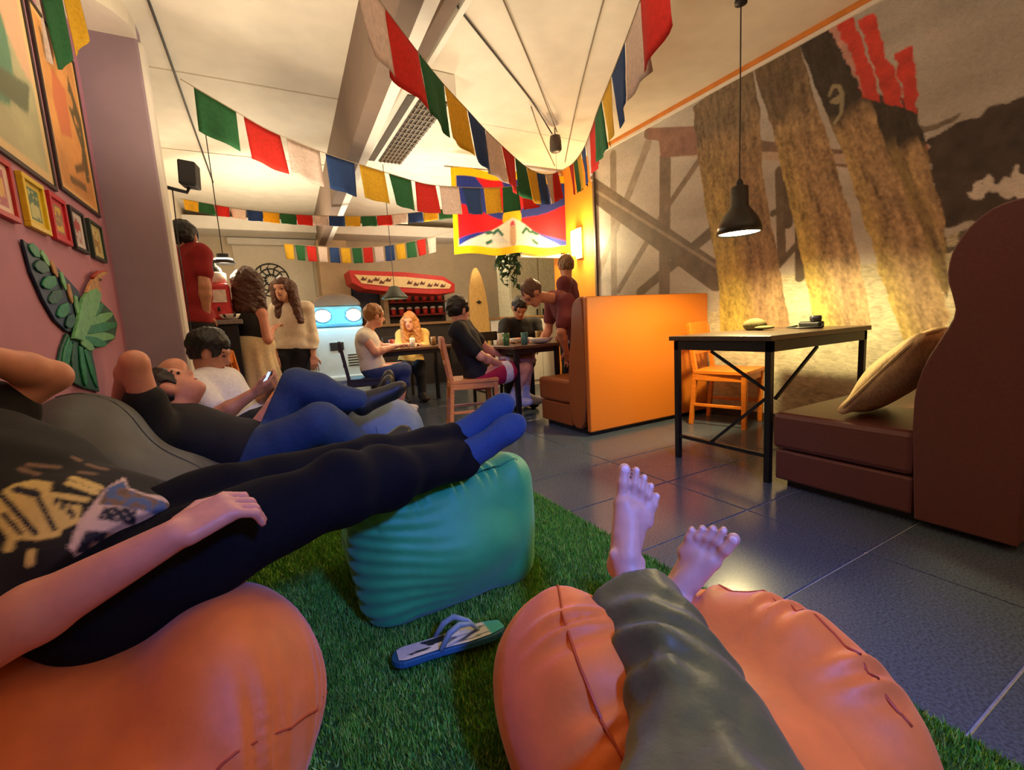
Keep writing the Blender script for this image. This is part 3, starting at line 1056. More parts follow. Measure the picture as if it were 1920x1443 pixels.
# green pouf with the feet of the left-hand person on it
rz = R(3)
rotT = [(math.cos(rz), math.sin(rz), 0), (-math.sin(rz), math.cos(rz), 0), (0, 0, 1)]
bagT = [rbox((0.49, 1.58, 0.225), (0.295, 0.27, 0.222), 0.09, rotT), ell((0.49, 1.54, 0.22), (0.32, 0.31, 0.20)), ell((0.58, 1.58, 0.33), (0.20, 0.22, 0.15)),
        rc((0.70, 1.42, 0.06), (0.74, 1.42, 0.40), 0.07, 0.05), rc((0.25, 1.42, 0.07), (0.22, 1.42, 0.36), 0.06, 0.05)]
topT = [(0.22, 1.36, 0.38), (0.40, 1.33, 0.44), (0.58, 1.33, 0.48), (0.74, 1.38, 0.44)]
wt = waves(14, 5, 10, 26, 0.002)


def teal_fn(p):
    side = np.clip((0.5 - p[:, 0]) / 0.25, 0, 1)
    return wt(p) + gathers(None, topT, 0.006, 120, 0.05)(p) + 0.0035 * side * np.sin(p[:, 2] * 150 + 3 * np.sin(p[:, 0] * 12 + p[:, 2] * 9))


bag('teal green bean bag pouf under the blue-socked feet', (0.48, 1.6, 0), bagT, 0.0075, m_te, 0.08, seams=[topT], sm=m_te2, fn=teal_fn)

# orange pouf under the photographer's legs
bagO = [ell((0.65, 0.50, 0.11), (0.34, 0.36, 0.19)), ell((0.55, 0.69, 0.17), (0.23, 0.24, 0.20)), ell((0.80, 0.49, 0.14), (0.22, 0.24, 0.19))]
sO1 = [(0.60, 0.92, 0.22), (0.53, 0.82, 0.36), (0.45, 0.68, 0.36), (0.38, 0.50, 0.33), (0.36, 0.30, 0.3)]
sO2 = [(0.86, 0.68, 0.26), (0.90, 0.55, 0.30), (0.90, 0.40, 0.32), (0.84, 0.22, 0.28)]
wo = waves(15, 7, 12, 40, 0.0022)
gO1, gO2 = gathers(None, sO1, 0.008, 95, 0.075), gathers(None, sO2, 0.008, 95, 0.075)
bag('orange bean bag pouf under the crossed bare feet', (0.7, 0.55, 0), bagO, 0.0075, m_or, 0.10, seams=[sO1, sO2], sm=m_or2,
    fn=lambda p: wo(p) + gO1(p) + gO2(p) + 0.07 * np.exp(-((p[:, 0] - 0.70 - (0.55 - p[:, 1]) * 0.25) / 0.10) ** 2) * np.clip((p[:, 2] - 0.1) / 0.2, 0, 1))

# flip-flop on the grass
t = thing('flip_flop', (0.36, 1.20, 0.02), 'white patterned flip-flop with blue sole lying on the grass', 'flip-flop')
fo, fx = np.array((0.219, 1.166, 0.035)), np.array((0.533, 1.126, 0.035))
L = fx - fo; Ln = np.linalg.norm(L); L /= Ln
W = np.array([-L[1], L[0], 0.0])
sole = [(0.0, 0.035), (0.02, 0.045), (0.09, 0.042), (0.16, 0.05), (0.22, 0.05), (0.262, 0.03), (0.272, 0.0), (0.262, -0.03), (0.22, -0.047), (0.15, -0.042), (0.09, -0.036), (0.02, -0.04), (0.0, -0.03), (-0.012, 0.0)]
sole = smooth_poly([(a, b_) for a, b_ in sole], 1)
sole = [(a * Ln / 0.27, b_ * 1.25) for a, b_ in sole]
up_t = np.array([0, 0, 1.0]) + W * 0.25
up_t /= np.linalg.norm(up_t)
Wt = np.cross(up_t, L)
b = MB(); b.prism(sole, fo - up_t * 0.006, L, Wt, up_t * 0.018); b.build('sole', mat('blue_rubber', (24, 84, 110), 0.6), t, bevel=0.004)


def ff_paint(a, bb):
    c = np.empty((len(a), 3), np.float32); c[:] = C(212, 204, 196)
    c[a > 0.84] = C(70, 170, 168)
    dk = inpoly(a, bb, [(0.22, 0.9), (0.45, 0.95), (0.5, 0.55), (0.30, 0.45)]) | inpoly(a, bb, [(0.1, 0.35), (0.3, 0.4), (0.28, 0.25), (0.12, 0.2)])
    c[dk] = C(34, 38, 38)
    for p, q in (((0.4, 0.2), (0.52, 0.5)), ((0.55, 0.15), (0.8, 0.75)), ((0.55, 0.15), (0.8, 0.2))):
        c[segd(a, bb, p, q) < 0.03] = C(90, 96, 92)
    return c


n_ = 44
aa = np.linspace(0.02, 0.98, n_)
xs = np.array([p[0] for p in sole]); ysn = np.array([p[1] for p in sole])
wid = lambda s: max(0.012, np.interp(s, [0, 0.02, 0.09, 0.17, 0.23, 0.26, 0.275], [0.03, 0.046, 0.044, 0.056, 0.05, 0.034, 0.012]) * 1.0)
V, F_, cl = [], [], []
nb_ = 20
for i, a in enumerate(aa):
    hw = wid(a * 0.27) * 0.96
    for j in range(nb_):
        s = j / (nb_ - 1)
        V.append(fo + L * a * Ln + Wt * hw * (2 * s - 1) + up_t * 0.0145)
        cl.append((a, s))
for i in range(n_ - 1):
    for j in range(nb_ - 1):
        F_.append((i * nb_ + j, (i + 1) * nb_ + j, (i + 1) * nb_ + j + 1, i * nb_ + j + 1))
cl = np.array(cl)
mesh('printed_footbed', np.array(V), np.array(F_)[:, ::-1].copy(), mat('printed_rubber', None, 0.6, 40, 0.06, 0.03, attr=True), t, cols=ff_paint(cl[:, 0], cl[:, 1]))
tp = fo + L * 0.205 * Ln / 0.27 + up_t * 0.014
for s in (-1, 1):
    e = fo + L * 0.10 * Ln / 0.27 + Wt * s * 0.046 + up_t * 0.012
    mid = (tp + e) / 2 + up_t * 0.045 + Wt * s * 0.012
    pts = [tp, tp * 0.6 + mid * 0.4 + up_t * 0.012, mid, mid * 0.5 + e * 0.5 + up_t * 0.012, e]
    b = MB(); b.tube(pts, [0.004, 0.006, 0.009, 0.009, 0.007], 8); b.build('strap', mat('grey_rubber', (120, 140, 140), .5), t, smooth=True)

# ================================================================== PEOPLE
SK = {}
for nm, c_ in (('fair', (222, 160, 128)), ('tan', (198, 138, 104)), ('rosy', (214, 146, 118)), ('pale', (206, 160, 140))):
    SK[nm] = mat('skin_' + nm, c_, 0.5, 30, 0.07, 0.06, sss=0.12)
m_lip = mat('lips', (176, 92, 84), 0.5)
m_eye = mat('eye_dark', (34, 26, 24), 0.3)


def nv(v):
    v = np.array(v, float)
    return v / (np.linalg.norm(v) + 1e-9)


def frame(f, u):
    f = nv(f)
    u = np.array(u, float); u = nv(u - f * (u @ f))
    return np.cross(f, u), f, u        # right, forward, up


def head_prims(c, f, u):
    r_, f, u = frame(f, u)
    c = np.array(c, float)
    rot = [r_, f, u]
    return [ell(c + u * .028 - f * .012, (.076, .096, .094), rot), ell(c - u * .042 + f * .024, (.056, .066, .072), rot),
            ell(c - u * .09 + f * .058, (.026, .024, .02), rot), rc(c + f * .082 + u * .012, c + f * .104 - u * .026, .010, .014),
            rc(c + f * .074 + u * .03 - r_ * .032, c + f * .074 + u * .03 + r_ * .032, .018),
            ell(c + r_ * .077 - u * .004, (.010, .016, .026), rot), ell(c - r_ * .077 - u * .004, (.010, .016, .026), rot)]


def face_bits(parent, c, f, u, brow):
    r_, f, u = frame(f, u)
    c = np.array(c, float)
    rot = [r_, f, u]
    for s in (-1, 1):
        blob('eye', [ell(c + f * .081 + r_ * s * .031 + u * .006, (.013, .010, .007), rot)], .003, m_eye, parent, pad=.012)
        blob('eyebrow', [rc(c + f * .088 + r_ * s * .016 + u * .027, c + f * .078 + r_ * s * .05 + u * .027, .005)], .003, brow, parent, pad=.012)
    blob('lips', [ell(c + f * .082 - u * .058, (.022, .010, .008), rot)], .003, m_lip, parent, pad=.012)


def hair(parent, c, f, u, m, extra=(), grow=.010, h=.006, seed=3, amp=.004, low=0.0):
    r_, f, u = frame(f, u)
    c = np.array(c, float)
    rot = [r_, f, u]
    long_ = len(extra) > 1
    pr = [ell(c + u * .034 - f * .016, (.078, .096, .094), rot)] + list(extra)
    sub = [ell(c + f * .092 - u * .052, (.068, .075, .108), rot)] if not long_ else [ell(c + f * .10 - u * .055, (.066, .095, .112), rot)]
    cut = []
    if not long_:
        n1 = nv(-u * .93 + f * .36)
        cut.append((c - u * .030 + f * .0, tuple(n1)))
        sub += [ell(c + r_ * s * .085 + f * .012 - u * .012, (.03, .028, .042), rot) for s in (-1, 1)]
    w1, w2 = waves(seed, 7, 60, 150, amp), waves(seed + 100, 6, 200, 380, amp * .5)
    return blob('hair', pr, h, m, parent, k=.03, grow=grow, sub=sub, fn=lambda p: w1(p) + w2(p), cut=cut, pad=.05)


def hand_prims(w_, d, n, side, curl=0.5, s=1.0):
    """w_ wrist, d finger direction, n palm-side normal, side = direction of the thumb"""
    d = nv(d); n = nv(np.array(n) - d * (np.array(n) @ d)); sd = np.cross(d, n)
    if sd @ np.array(side) < 0:
        sd = -sd
    w_ = np.array(w_, float)
    pr = [rbox(w_ + d * .052 * s, (.038 * s, .046 * s, .014 * s), .013 * s, [sd, d, n])]
    for i, (o, l) in enumerate(((.033, .074), (.011, .082), (-.011, .076), (-.032, .060))):
        a = w_ + d * .092 * s + sd * o * s
        c1 = curl * .9
        b1 = a + (d * math.cos(c1) + n * math.sin(c1) + sd * (o * 1.5)) * l * .5 * s
        c2 = curl * 1.9
        b2 = b1 + (d * math.cos(c2) + n * math.sin(c2) + sd * o) * l * .5 * s
        pr += [rc(a, b1, .0092 * s, .0082 * s), rc(b1, b2, .0082 * s, .0068 * s)]
    a = w_ + d * .022 * s + sd * .028 * s
    b1 = a + (sd * .62 + d * .70 + n * .2) * .045 * s
    b2 = b1 + (sd * .18 + d * .95 + n * .3) * .034 * s
    pr += [rc(a, b1, .014 * s, .011 * s), rc(b1, b2, .011 * s, .008 * s)]
    return [grp(pr, .004)]


def torso_prims(J, g=1.0):
    sl, sr = np.array(J['shL']), np.array(J['shR'])
    pel = np.array(J['pel']); nk = (sl + sr) / 2
    u = nv(nk - pel); r_ = nv(sr - sl); r_ = nv(r_ - u * (r_ @ u)); f = np.cross(u, r_)
    rot = [r_, f, u]
    L_ = np.linalg.norm(nk - pel)
    sw = np.linalg.norm(sr - sl) / 2
    return [ell(pel + u * .01, (.155 * g, .112 * g, .125 * g), rot), ell(pel + u * L_ * .38, (.135 * g, .098 * g, .15 * g), rot),
            ell(pel + u * L_ * .70, ((sw * .62 + .045) * g, .108 * g, .165 * g), rot),
            rc(nk + u * .005, sl, .058 * g, .052 * g), rc(nk + u * .005, sr, .058 * g, .052 * g)]


def arm_prims(a, b_, c, s=1.0):
    a, b_, c = np.array(a), np.array(b_), np.array(c)
    m1 = b_ + (c - b_) * .28
    return [rc(a, b_, .050 * s, .038 * s)], [rc(b_, m1, .038 * s, .040 * s), rc(m1, c, .040 * s, .026 * s)]


def leg_prims(h_, k_, a, s=1.0):
    h_, k_, a = np.array(h_), np.array(k_), np.array(a)
    m1 = k_ + (a - k_) * .3
    return [rc(h_, k_, .088 * s, .056 * s)], [rc(k_, m1, .056 * s, .056 * s), rc(m1, a, .056 * s, .036 * s)]


def part_way(prims, t):
    """keep the first t of a list of cones"""
    out = []
    tot = sum(np.linalg.norm(q[2] - q[1]) for q in prims)
    left = tot * t
    for q in prims:
        l = np.linalg.norm(q[2] - q[1])
        if left <= 0:
            break
        k_ = min(1, left / l)
        out.append(rc(q[1], q[1] + (q[2] - q[1]) * k_, q[3], q[3] + (q[4] - q[3]) * k_))
        left -= l
    return out


def person(loc, label, J, skin='fair', hairc=(50, 34, 26), shirt=None, sleeve=.6, pants=None, plen=1.0, shoes=None, sock=None,
           hair_extra=(), h=.010, hem=None, face=True, shirt_m=None, pants_m=None, seed=1, tneck=True, curl=.6, low=0.0, head=True,
           hands=('L', 'R'), feet=('L', 'R'), shirt_cut=None, hgrow=.011, pgrow=.016, arms=1.0):
    t = thing('person', loc, label, 'person')
    tp_ = torso_prims(J)
    sl, sr = np.array(J['shL']), np.array(J['shR'])
    nk = (sl + sr) / 2
    u = nv(nk - np.array(J['pel']))
    body = list(tp_)
    up_arms, fore, legs = [], [], []
    for s in 'LR':
        if 'el' + s in J:
            a, b_ = arm_prims(J['sh' + s], J['el' + s], J['wr' + s], arms)
            up_arms.append(a + b_)
            body += a + b_
            if s in hands:
                d = J.get('hd' + s, np.array(J['wr' + s]) - np.array(J['el' + s]))
                body += hand_prims(J['wr' + s], d, J.get('hn' + s, (0, 0, -1)), J.get('ht' + s, u), curl)
        if 'kn' + s in J:
            a, b_ = leg_prims(J['hp' + s], J['kn' + s], J['an' + s])
            legs.append(a + b_)
            body += a + b_
            if s in feet:
                an = np.array(J['an' + s]); td = nv(J.get('td' + s, (1, 0, 0)))
                sh = nv(an - np.array(J['kn' + s]))
                hl = an + sh * .045 - td * .03
                bl = an + sh * .055 + td * .13
                body += [rc(an, hl, .034, .032), rc(hl, bl, .032, .03), rc(an + sh * .01 + td * .02, bl, .034, .026), ell(bl + td * .03, (.04, .04, .024), list(frame(td, -sh)))]
    if head:
        hc = np.array(J['hc'])
        body += head_prims(hc, J['hf'], J.get('hu', (0, 0, 1)))
        r_, f, hu = frame(J['hf'], J.get('hu', (0, 0, 1)))
        body += [rc(nk + u * .01, hc - hu * .06 - f * .015, .054, .050)]
    blob('body', body, h, SK[skin], t, k=.025)
    if head:
        mh = mat('hair_%d_%d_%d' % hairc, hairc, 0.45, 90, 0.35, 0.3, stretch=(3, 3, 1))
        hair(t, hc, J['hf'], J.get('hu', (0, 0, 1)), mh, hair_extra, seed=seed, low=low, grow=hgrow)
        if face:
            face_bits(t, hc, J['hf'], J.get('hu', (0, 0, 1)), mh)
    if shirt or shirt_m:
        m = shirt_m or mat('shirt_%d_%d_%d' % shirt, shirt, 0.85, 60, 0.08, 0.15)
        pr = list(tp_)
        for a in up_arms:
            if sleeve > 0:
                pr += part_way(a, sleeve)
        cut = list(shirt_cut or [])
        hem = -.04 if hem is None else hem
        if pants or pants_m:
            cut.append((np.array(J['pel']) + u * hem, tuple(-u)))
        blob('shirt', pr, h, m, t, k=.035, grow=.022, fn=waves(seed + 20, 7, 22, 70, .0035), cut=cut)
    if pants or pants_m:
        m = pants_m or mat('pants_%d_%d_%d' % pants, pants, 0.8, 60, 0.12, 0.15)
        pr = [tp_[0]]
        for a in legs:
            pr += part_way(a, plen)
        blob('trousers', pr, h, m, t, k=.03, grow=pgrow, fn=waves(seed + 40, 7, 22, 60, .004),
             cut=[(np.array(J['pel']) + u * (.0 if (shirt or shirt_m) else .13), tuple(u))])
    for s in 'LR':
        if (shoes or sock) and 'kn' + s in J and s in feet:
            an = np.array(J['an' + s]); td = nv(J.get('td' + s, (1, 0, 0)))
            sh = nv(an - np.array(J['kn' + s]))
            hl = an + sh * .045 - td * .03
            bl = an + sh * .055 + td * .13
            up1 = an - sh * (.10 if sock else .03)
            pr = [rc(up1, an, .038, .036), rc(an, hl, .036, .035), rc(hl, bl, .034, .034), rc(an + sh * .01 + td * .02, bl, .036, .03), ell(bl + td * .03, (.046, .048, .03), list(frame(td, -sh)))]
            blob('sock' if sock else 'shoe', pr, h * .8, mat(('sock_%d_%d_%d' % sock) if sock else ('shoe_%d_%d_%d' % shoes), sock or shoes, 0.8 if sock else .5), t, k=.02, grow=.007)
    return t


def J(**k):
    return {a: np.array(b_, float) for a, b_ in k.items()}


# --- the person reclining at left, in a printed black shirt and dark trousers (head is outside the frame)
j1 = J(pel=(-0.359, 1.195, 0.501), shL=(-0.659, 1.615, 0.757), shR=(-0.640, 1.289, 0.644), hpL=(-0.323, 1.259, 0.523), hpR=(-0.340, 1.099, 0.463),
       knL=(0.121, 1.297, 0.543), knR=(0.127, 1.136, 0.559), anL=(0.516, 1.385, 0.560), anR=(0.512, 1.311, 0.514), tdL=(0.15, 0.05, 1), tdR=(0.30, -0.05, 1),
       elL=(-0.493, 1.633, 0.864), wrL=(-0.620, 1.486, 0.953), elR=(-0.448, 0.932, 0.495), wrR=(-0.168, 0.913, 0.611), hdR=(0.8, 0.2, 0.12), hnR=(0.1, 0.35, -1), htR=(0.2, 1, 0.2),
       hdL=(0.05, -0.7, 0.0), hnL=(0, 0, -1), htL=(0, 1, 0))
j1['tdL'] = np.array((0.688, 1.376, 0.659)) - j1['anL']
j1['tdR'] = np.array((0.696, 1.295, 0.609)) - j1['anR']
j1['hdR'] = np.array((-0.051, 0.948, 0.647)) - j1['wrR']
p1 = thing('person', (-0.35, 1.1, 0.35), 'reclining person in printed black shirt and blue socks, feet on the green pouf', 'person')
tp_ = torso_prims(j1, 1.12)
armL = arm_prims(j1['shL'], j1['elL'], j1['wrL'])
armR = arm_prims(j1['shR'], j1['elR'], j1['wrR'])
lgL, lgR = leg_prims(j1['hpL'], j1['knL'], j1['anL'], 1.05), leg_prims(j1['hpR'], j1['knR'], j1['anR'], 1.05)
hc1 = np.array((-0.669, 1.356, 0.830))
fore_near = [rc(j1['elR'], j1['elR'] + (j1['wrR'] - j1['elR']) * .35, .047, .045), rc(j1['elR'] + (j1['wrR'] - j1['elR']) * .35, j1['wrR'], .045, .027)]
hnd = hand_prims(j1['wrR'], j1['hdR'], j1['hnR'], j1['htR'], .75, 1.0)
body1 = tp_ + armL[0] + armL[1] + [rc(j1['shR'], j1['elR'], .052, .046)] + fore_near + hnd + lgL[0] + lgL[1] + lgR[0] + lgR[1] \
    + hand_prims(j1['wrL'], j1['hdL'], j1['hnL'], j1['htL'], .4) + head_prims(hc1, (0.8, -0.1, 0.6), (-0.6, 0.1, 0.8)) + [rc((j1['shL'] + j1['shR']) / 2, hc1 - np.array((0.03, 0, 0.03)), .055, .05)]
blob('body', body1, .005, SK['rosy'], p1, k=.016)
hair(p1, hc1, (0.8, -0.1, 0.6), (-0.6, 0.1, 0.8), mat('hair_50_34_26', (50, 34, 26), 0.45, 90, 0.35, 0.3, stretch=(3, 3, 1)), seed=4)

# shirt print: cream blackletter shapes and a boxed picture, laid out in shirt coordinates
S0 = np.array((-0.463, 1.191, 0.633)); SU = np.array((-0.206, 1.050, 0.615)); SV = np.array((-0.501, 1.378, 0.819))
sn = nv(np.array((0.25, -0.80, 0.40))); su = SU - S0; su = nv(su - sn * (su @ sn)); sv = np.cross(sn, su)
QS = float(np.linalg.norm(SU - S0)) / 290.0     # metres per print unit


def shirt_cols(v):
    d = v - S0
    a = (d @ su) / QS + 10
    bq = (d @ sv) / QS
    y = 960 - bq * 1.0
    x = a
    # the print wraps over the chest: only faces turned to the viewer side of the shirt carry it
    c = np.empty((len(v), 3), np.float32); c[:] = C(13, 12, 13)
    cream, brown, dark, blue, pale = C(214, 186, 108), C(120, 92, 70), C(22, 24, 40), C(70, 92, 130), C(206, 176, 158)
    n = fbm(x / 14, y / 14, 3)

    def poly(pts, col_):
        c[inpoly(x, y, pts)] = col_

    def stroke(p, q, wd, col_):
        c[segd(x, y, p, q) < wd] = col_
    # blackletter capital
    poly([(5, 915), (30, 900), (58, 905), (66, 930), (92, 952), (118, 950), (128, 985), (110, 1000), (112, 1012), (86, 1020), (50, 1020), (30, 1002), (8, 985), (0, 965), (0, 930)], cream)
    for p, q, w_ in (((16, 925), (48, 935), 7), ((2, 940), (78, 1008), 4), ((40, 925), (100, 1000), 3.5), ((20, 975), (60, 1010), 3)):
        stroke(p, q, w_, dark)
    for p, q in (((82, 890), (130, 908)), ((82, 905), (128, 920)), ((70, 935), (120, 938)), ((20, 1010), (28, 1034)), ((52, 1018), (56, 1036)), ((86, 1040), (92, 1058))):
        stroke(p, q, 6, cream)
    for p in ((80, 942), (92, 950), (104, 958), (112, 966)):
        stroke(p, (p[0] + 3, p[1] + 10), 3, dark)
    for p, q in (((6, 868), (50, 862)), ((0, 880), (28, 886)), ((60, 830), (72, 834)), ((88, 842), (104, 848)), ((108, 850), (122, 852)), ((86, 870), (110, 872))):
        stroke(p, q, 4.5, brown * (0.7 + 0.6 * 0.5))
    # boxed picture
    poly([(140, 905), (158, 868), (172, 895), (205, 905), (240, 900), (280, 915), (300, 940), (302, 970), (285, 992), (252, 998), (240, 1030), (205, 1048), (150, 1046), (130, 1030), (126, 980), (132, 950)], pale)
    m_ = inpoly(x, y, [(142, 905), (160, 880), (172, 900), (205, 910), (280, 922), (292, 945), (260, 950), (200, 945), (140, 945)])
    c[m_] = (brown * 0.9)[None] * (0.5 + 1.0 * n[m_])[:, None]
    m2 = m_ & (n > 0.55)
    c[m2] = blue
    poly([(152, 948), (200, 945), (208, 976), (150, 976)], dark)
    poly([(218, 965), (290, 955), (295, 975), (225, 985)], dark)
    poly([(142, 998), (228, 992), (230, 1020), (205, 1036), (142, 1036)], dark)
    dots = ((x // 9 + y // 9) % 2 == 0) & (np.hypot((x % 9) - 4.5, (y % 9) - 4.5) < 2.2)
    c[dots & (inpoly(x, y, [(152, 948), (200, 945), (208, 976), (150, 976)]) | inpoly(x, y, [(218, 965), (290, 955), (295, 975), (225, 985)]))] = pale
    stroke((178, 1002), (192, 1014), 6, C(170, 120, 90)); stroke((162, 1020), (172, 1022), 6, C(150, 110, 90)); stroke((196, 1026), (206, 1020), 6, C(190, 190, 196))
    # only the camera-facing belly side carries print
    back_ = (d @ sn) < -0.16
    c[back_] = C(13, 12, 13)
    return c


def shirt_aa(v):
    return sum(shirt_cols(v + (su * a + sv * b_) * .0028) for a, b_ in ((-.8, -.3), (.3, -.8), (.8, .3), (-.3, .8))) / 4


wv1 = waves(31, 8, 16, 55, .005)
shirt1 = blob('shirt', tp_ + part_way(armL[0], .28) + part_way([rc(j1['shR'], j1['elR'], .052, .046)], .7), .0042,
              mat('printed_black_cotton', None, 0.85, 60, 0.05, 0.12, attr=True), p1, k=.04, grow=.036, fn=wv1, cols=shirt_aa, cut=[(j1['pel'] - nv((j1['shL'] + j1['shR']) / 2 - j1['pel']) * .075, tuple(-nv((j1['shL'] + j1['shR']) / 2 - j1['pel'])))])
blob('trousers', [tp_[0]] + lgL[0] + lgL[1] + lgR[0] + lgR[1], .008, mat('black_denim', (13, 13, 15), 0.9, 160, 0.25, 0.1, spec=0.15), p1, k=.03, grow=.022,
     fn=waves(32, 8, 16, 60, .006), cut=[(j1['pel'] + nv((j1['shL'] + j1['shR']) / 2 - j1['pel']) * .0, tuple(nv((j1['shL'] + j1['shR']) / 2 - j1['pel'])))])
m_bsock = mat('blue_sock_knit', (30, 62, 104), 0.9, 150, 0.15, 0.15)
for s in 'LR':
    an = j1['an' + s]; td = nv(j1['td' + s]); shn = nv(an - j1['kn' + s])
    hl = an + shn * .05 - td * .015
    bl = an + shn * .035 + td * .13
    blob('sock', [rc(an - shn * .06, an, .04, .04), rc(an, hl, .04, .036), rc(hl, bl, .036, .034), rc(an + td * .02, bl, .038, .030), ell(bl + td * .035, (.045, .06, .03), list(frame(td, -shn)))],
         .007, m_bsock, p1, k=.025, grow=.004, fn=waves(33, 5, 40, 90, .002))

# --- second person: black top, jeans, one arm thrown up behind the head
j2 = J(pel=(-0.101, 2.330, 0.430), shL=(-0.380, 2.559, 0.572), shR=(-0.415, 2.235, 0.576), hpL=(-0.056, 2.390, 0.459), hpR=(-0.080, 2.237, 0.423),
       elR=(-0.432, 2.197, 0.867), wrR=(-0.535, 2.392, 0.724), elL=(-0.388, 2.772, 0.809), wrL=(-0.450, 2.746, 0.791), hc=(-0.377, 2.489, 0.721), hf=(0.5, 0.15, 0.8), hu=(-0.75, 0.15, 0.5),
       knL=(0.118, 2.368, 0.701), anL=(0.385, 2.321, 0.593), knR=(0.182, 2.116, 0.556), anR=(0.389, 2.226, 0.360), tdL=(0.8, 0.1, 0.3), tdR=(0.8, 0, 0.5),
       hdR=(0.2, 0.2, 0.1), hnR=(0, 0, -1))
person((-0.1, 2.2, 0.3), 'person in black top and blue jeans lying back with an arm behind the head', j2, 'rosy', (40, 28, 24), (14, 13, 14), .25, (36, 58, 88), 1.0,
       shoes=(22, 22, 24), h=.009, seed=5, pgrow=.024, hands=('R',), arms=1.12)

# --- third person: white T-shirt, looking at a phone
j3 = J(pel=(-0.151, 3.015, 0.462), shL=(-0.205, 3.229, 0.693), shR=(-0.357, 3.002, 0.699), hpL=(-0.069, 3.121, 0.465), hpR=(-0.084, 2.896, 0.440),
       elR=(-0.236, 2.776, 0.548), wrR=(-0.064, 2.767, 0.648), elL=(-0.107, 3.148, 0.506), wrL=(-0.010, 2.941, 0.623), hc=(-0.270, 3.118, 0.864), hf=(0.85, -0.18, -0.32), hu=(0.25, 0, 1),
       knL=(0.256, 3.131, 0.553), anL=(0.604, 2.988, 0.482), knR=(0.207, 2.978, 0.511), anR=(0.554, 2.841, 0.463), tdL=(0.25, 0, 1), tdR=(0.3, -0.05, 1),
       hdR=(0.8, 0.1, 0.35), hnR=(0, 0.5, 0.6), hdL=(0.3, -0.4, 0.3), hnL=(-0.5, -0.3, 0.6))
person((-0.1, 2.9, 0.2), 'person in white T-shirt looking down at a phone', j3, 'tan', (20, 17, 16), (226, 224, 222), .45, (26, 26, 30), 1.0,
       shoes=(24, 24, 24), h=.008, seed=8, hgrow=.016, hair_extra=[ell(np.array((-0.269, 3.129, 0.937)), (.075, .085, .050))])
t = thing('phone', (-0.014, 2.860, 0.683), 'dark phone held by the person in the white T-shirt', 'phone')
pc = np.array((-0.013, 2.861, 0.689))
b = MB(); b.prism([(-.036, -.07), (.036, -.07), (.036, .07), (-.036, .07)], pc, (-0.2, 0.98, 0), (0.5, 0.1, 0.85), (0.008, 0.001, -0.004)); b.build('case', m_dark, t, bevel=.004)
b = MB(); b.prism([(-.032, -.064), (.032, -.064), (.032, .064), (-.032, .064)], pc - np.array((0.0012, 0, -0.0006)), (-0.2, 0.98, 0), (0.5, 0.1, 0.85), (0.001, 0.0, -0.0005)); b.build('screen', mat('phone_screen', (150, 170, 200), .2, emit=(180, 200, 230), estr=1.0), t)

# --- woman in black strapless top and cream skirt
j4 = J(pel=(-0.071, 4.950, 0.866), shL=(-0.190, 5.000, 1.153), shR=(0.026, 4.900, 1.159), hpL=(-0.141, 5.000, 0.769), hpR=(-0.034, 4.920, 0.762), knL=(-0.159, 5.000, 0.427), knR=(-0.051, 4.900, 0.424),
       anL=(-0.200, 5.517, 0.090), anR=(-0.080, 5.224, 0.090), elR=(0.050, 4.840, 0.913), wrR=(0.100, 5.050, 1.008), elL=(-0.242, 5.080, 0.938), wrL=(-0.099, 5.200, 0.970),
       hc=(-0.044, 4.970, 1.466), hf=(0.55, 0.8, 0.0), hu=(0, 0, 1), tdL=(0.5, 0.85, 0), tdR=(0.6, 0.8, 0), hdR=(0.4, 0.5, 0.4))
for s, y_ in (('L', 5.0), ('R', 4.9)):
    j4['an' + s] = np.array([j4['kn' + s][0], y_, 0.085])
hcx = j4['hc']
hx = [rc(hcx - np.array((0.05, 0.05, 0.0)), hcx + np.array((-0.075, -0.02, -0.24)), .085, .07), rc(hcx + np.array((0.03, -0.06, 0)), hcx + np.array((0.06, -0.03, -0.24)), .08, .06),
      rc(hcx + np.array((-0.01, -0.06, 0.02)), hcx + np.array((-0.02, -0.06, -0.24)), .085, .07)]
p4 = person((0.05, 4.95, 0), 'woman with curly brown hair in black strapless top and cream skirt', j4, 'rosy', (74, 42, 26), None, 0, None, seed=11, h=.010, hair_extra=hx, face=False)
tq = torso_prims(j4)
u4 = nv((j4['shL'] + j4['shR']) / 2 - j4['pel'])
blob('strapless_top', tq[:3], .009, mat('black_top_cloth', (16, 15, 16), 0.8, 60, 0.1, 0.1), p4, k=.03, grow=.012,
     cut=[(j4['pel'] + u4 * .34, tuple(u4)), (j4['pel'] + u4 * .06, tuple(-u4))])
pl = j4['pel']
blob('skirt', [ell(pl, (.165, .125, .12)), rc(pl - (0, 0, .05), (pl[0] + .0, pl[1], .30), .14, .20), rc(pl - (0, 0, .05), (pl[0] + .06, pl[1], .30), .12, .17)], .010,
     mat('cream_skirt_cloth', (220, 196, 152), 0.85, 40, 0.1, 0.15), p4, k=.05, grow=.02,
     fn=lambda p: .012 * np.sin(np.arctan2(p[:, 1] - pl[1], p[:, 0] - pl[0]) * 11 + p[:, 2] * 2) * np.clip((pl[2] + .05 - p[:, 2]) / .4, 0, 1),
     cut=[(pl + (0, 0, .10), (0, 0, 1)), ((0, 0, .22), (0, 0, -1))])

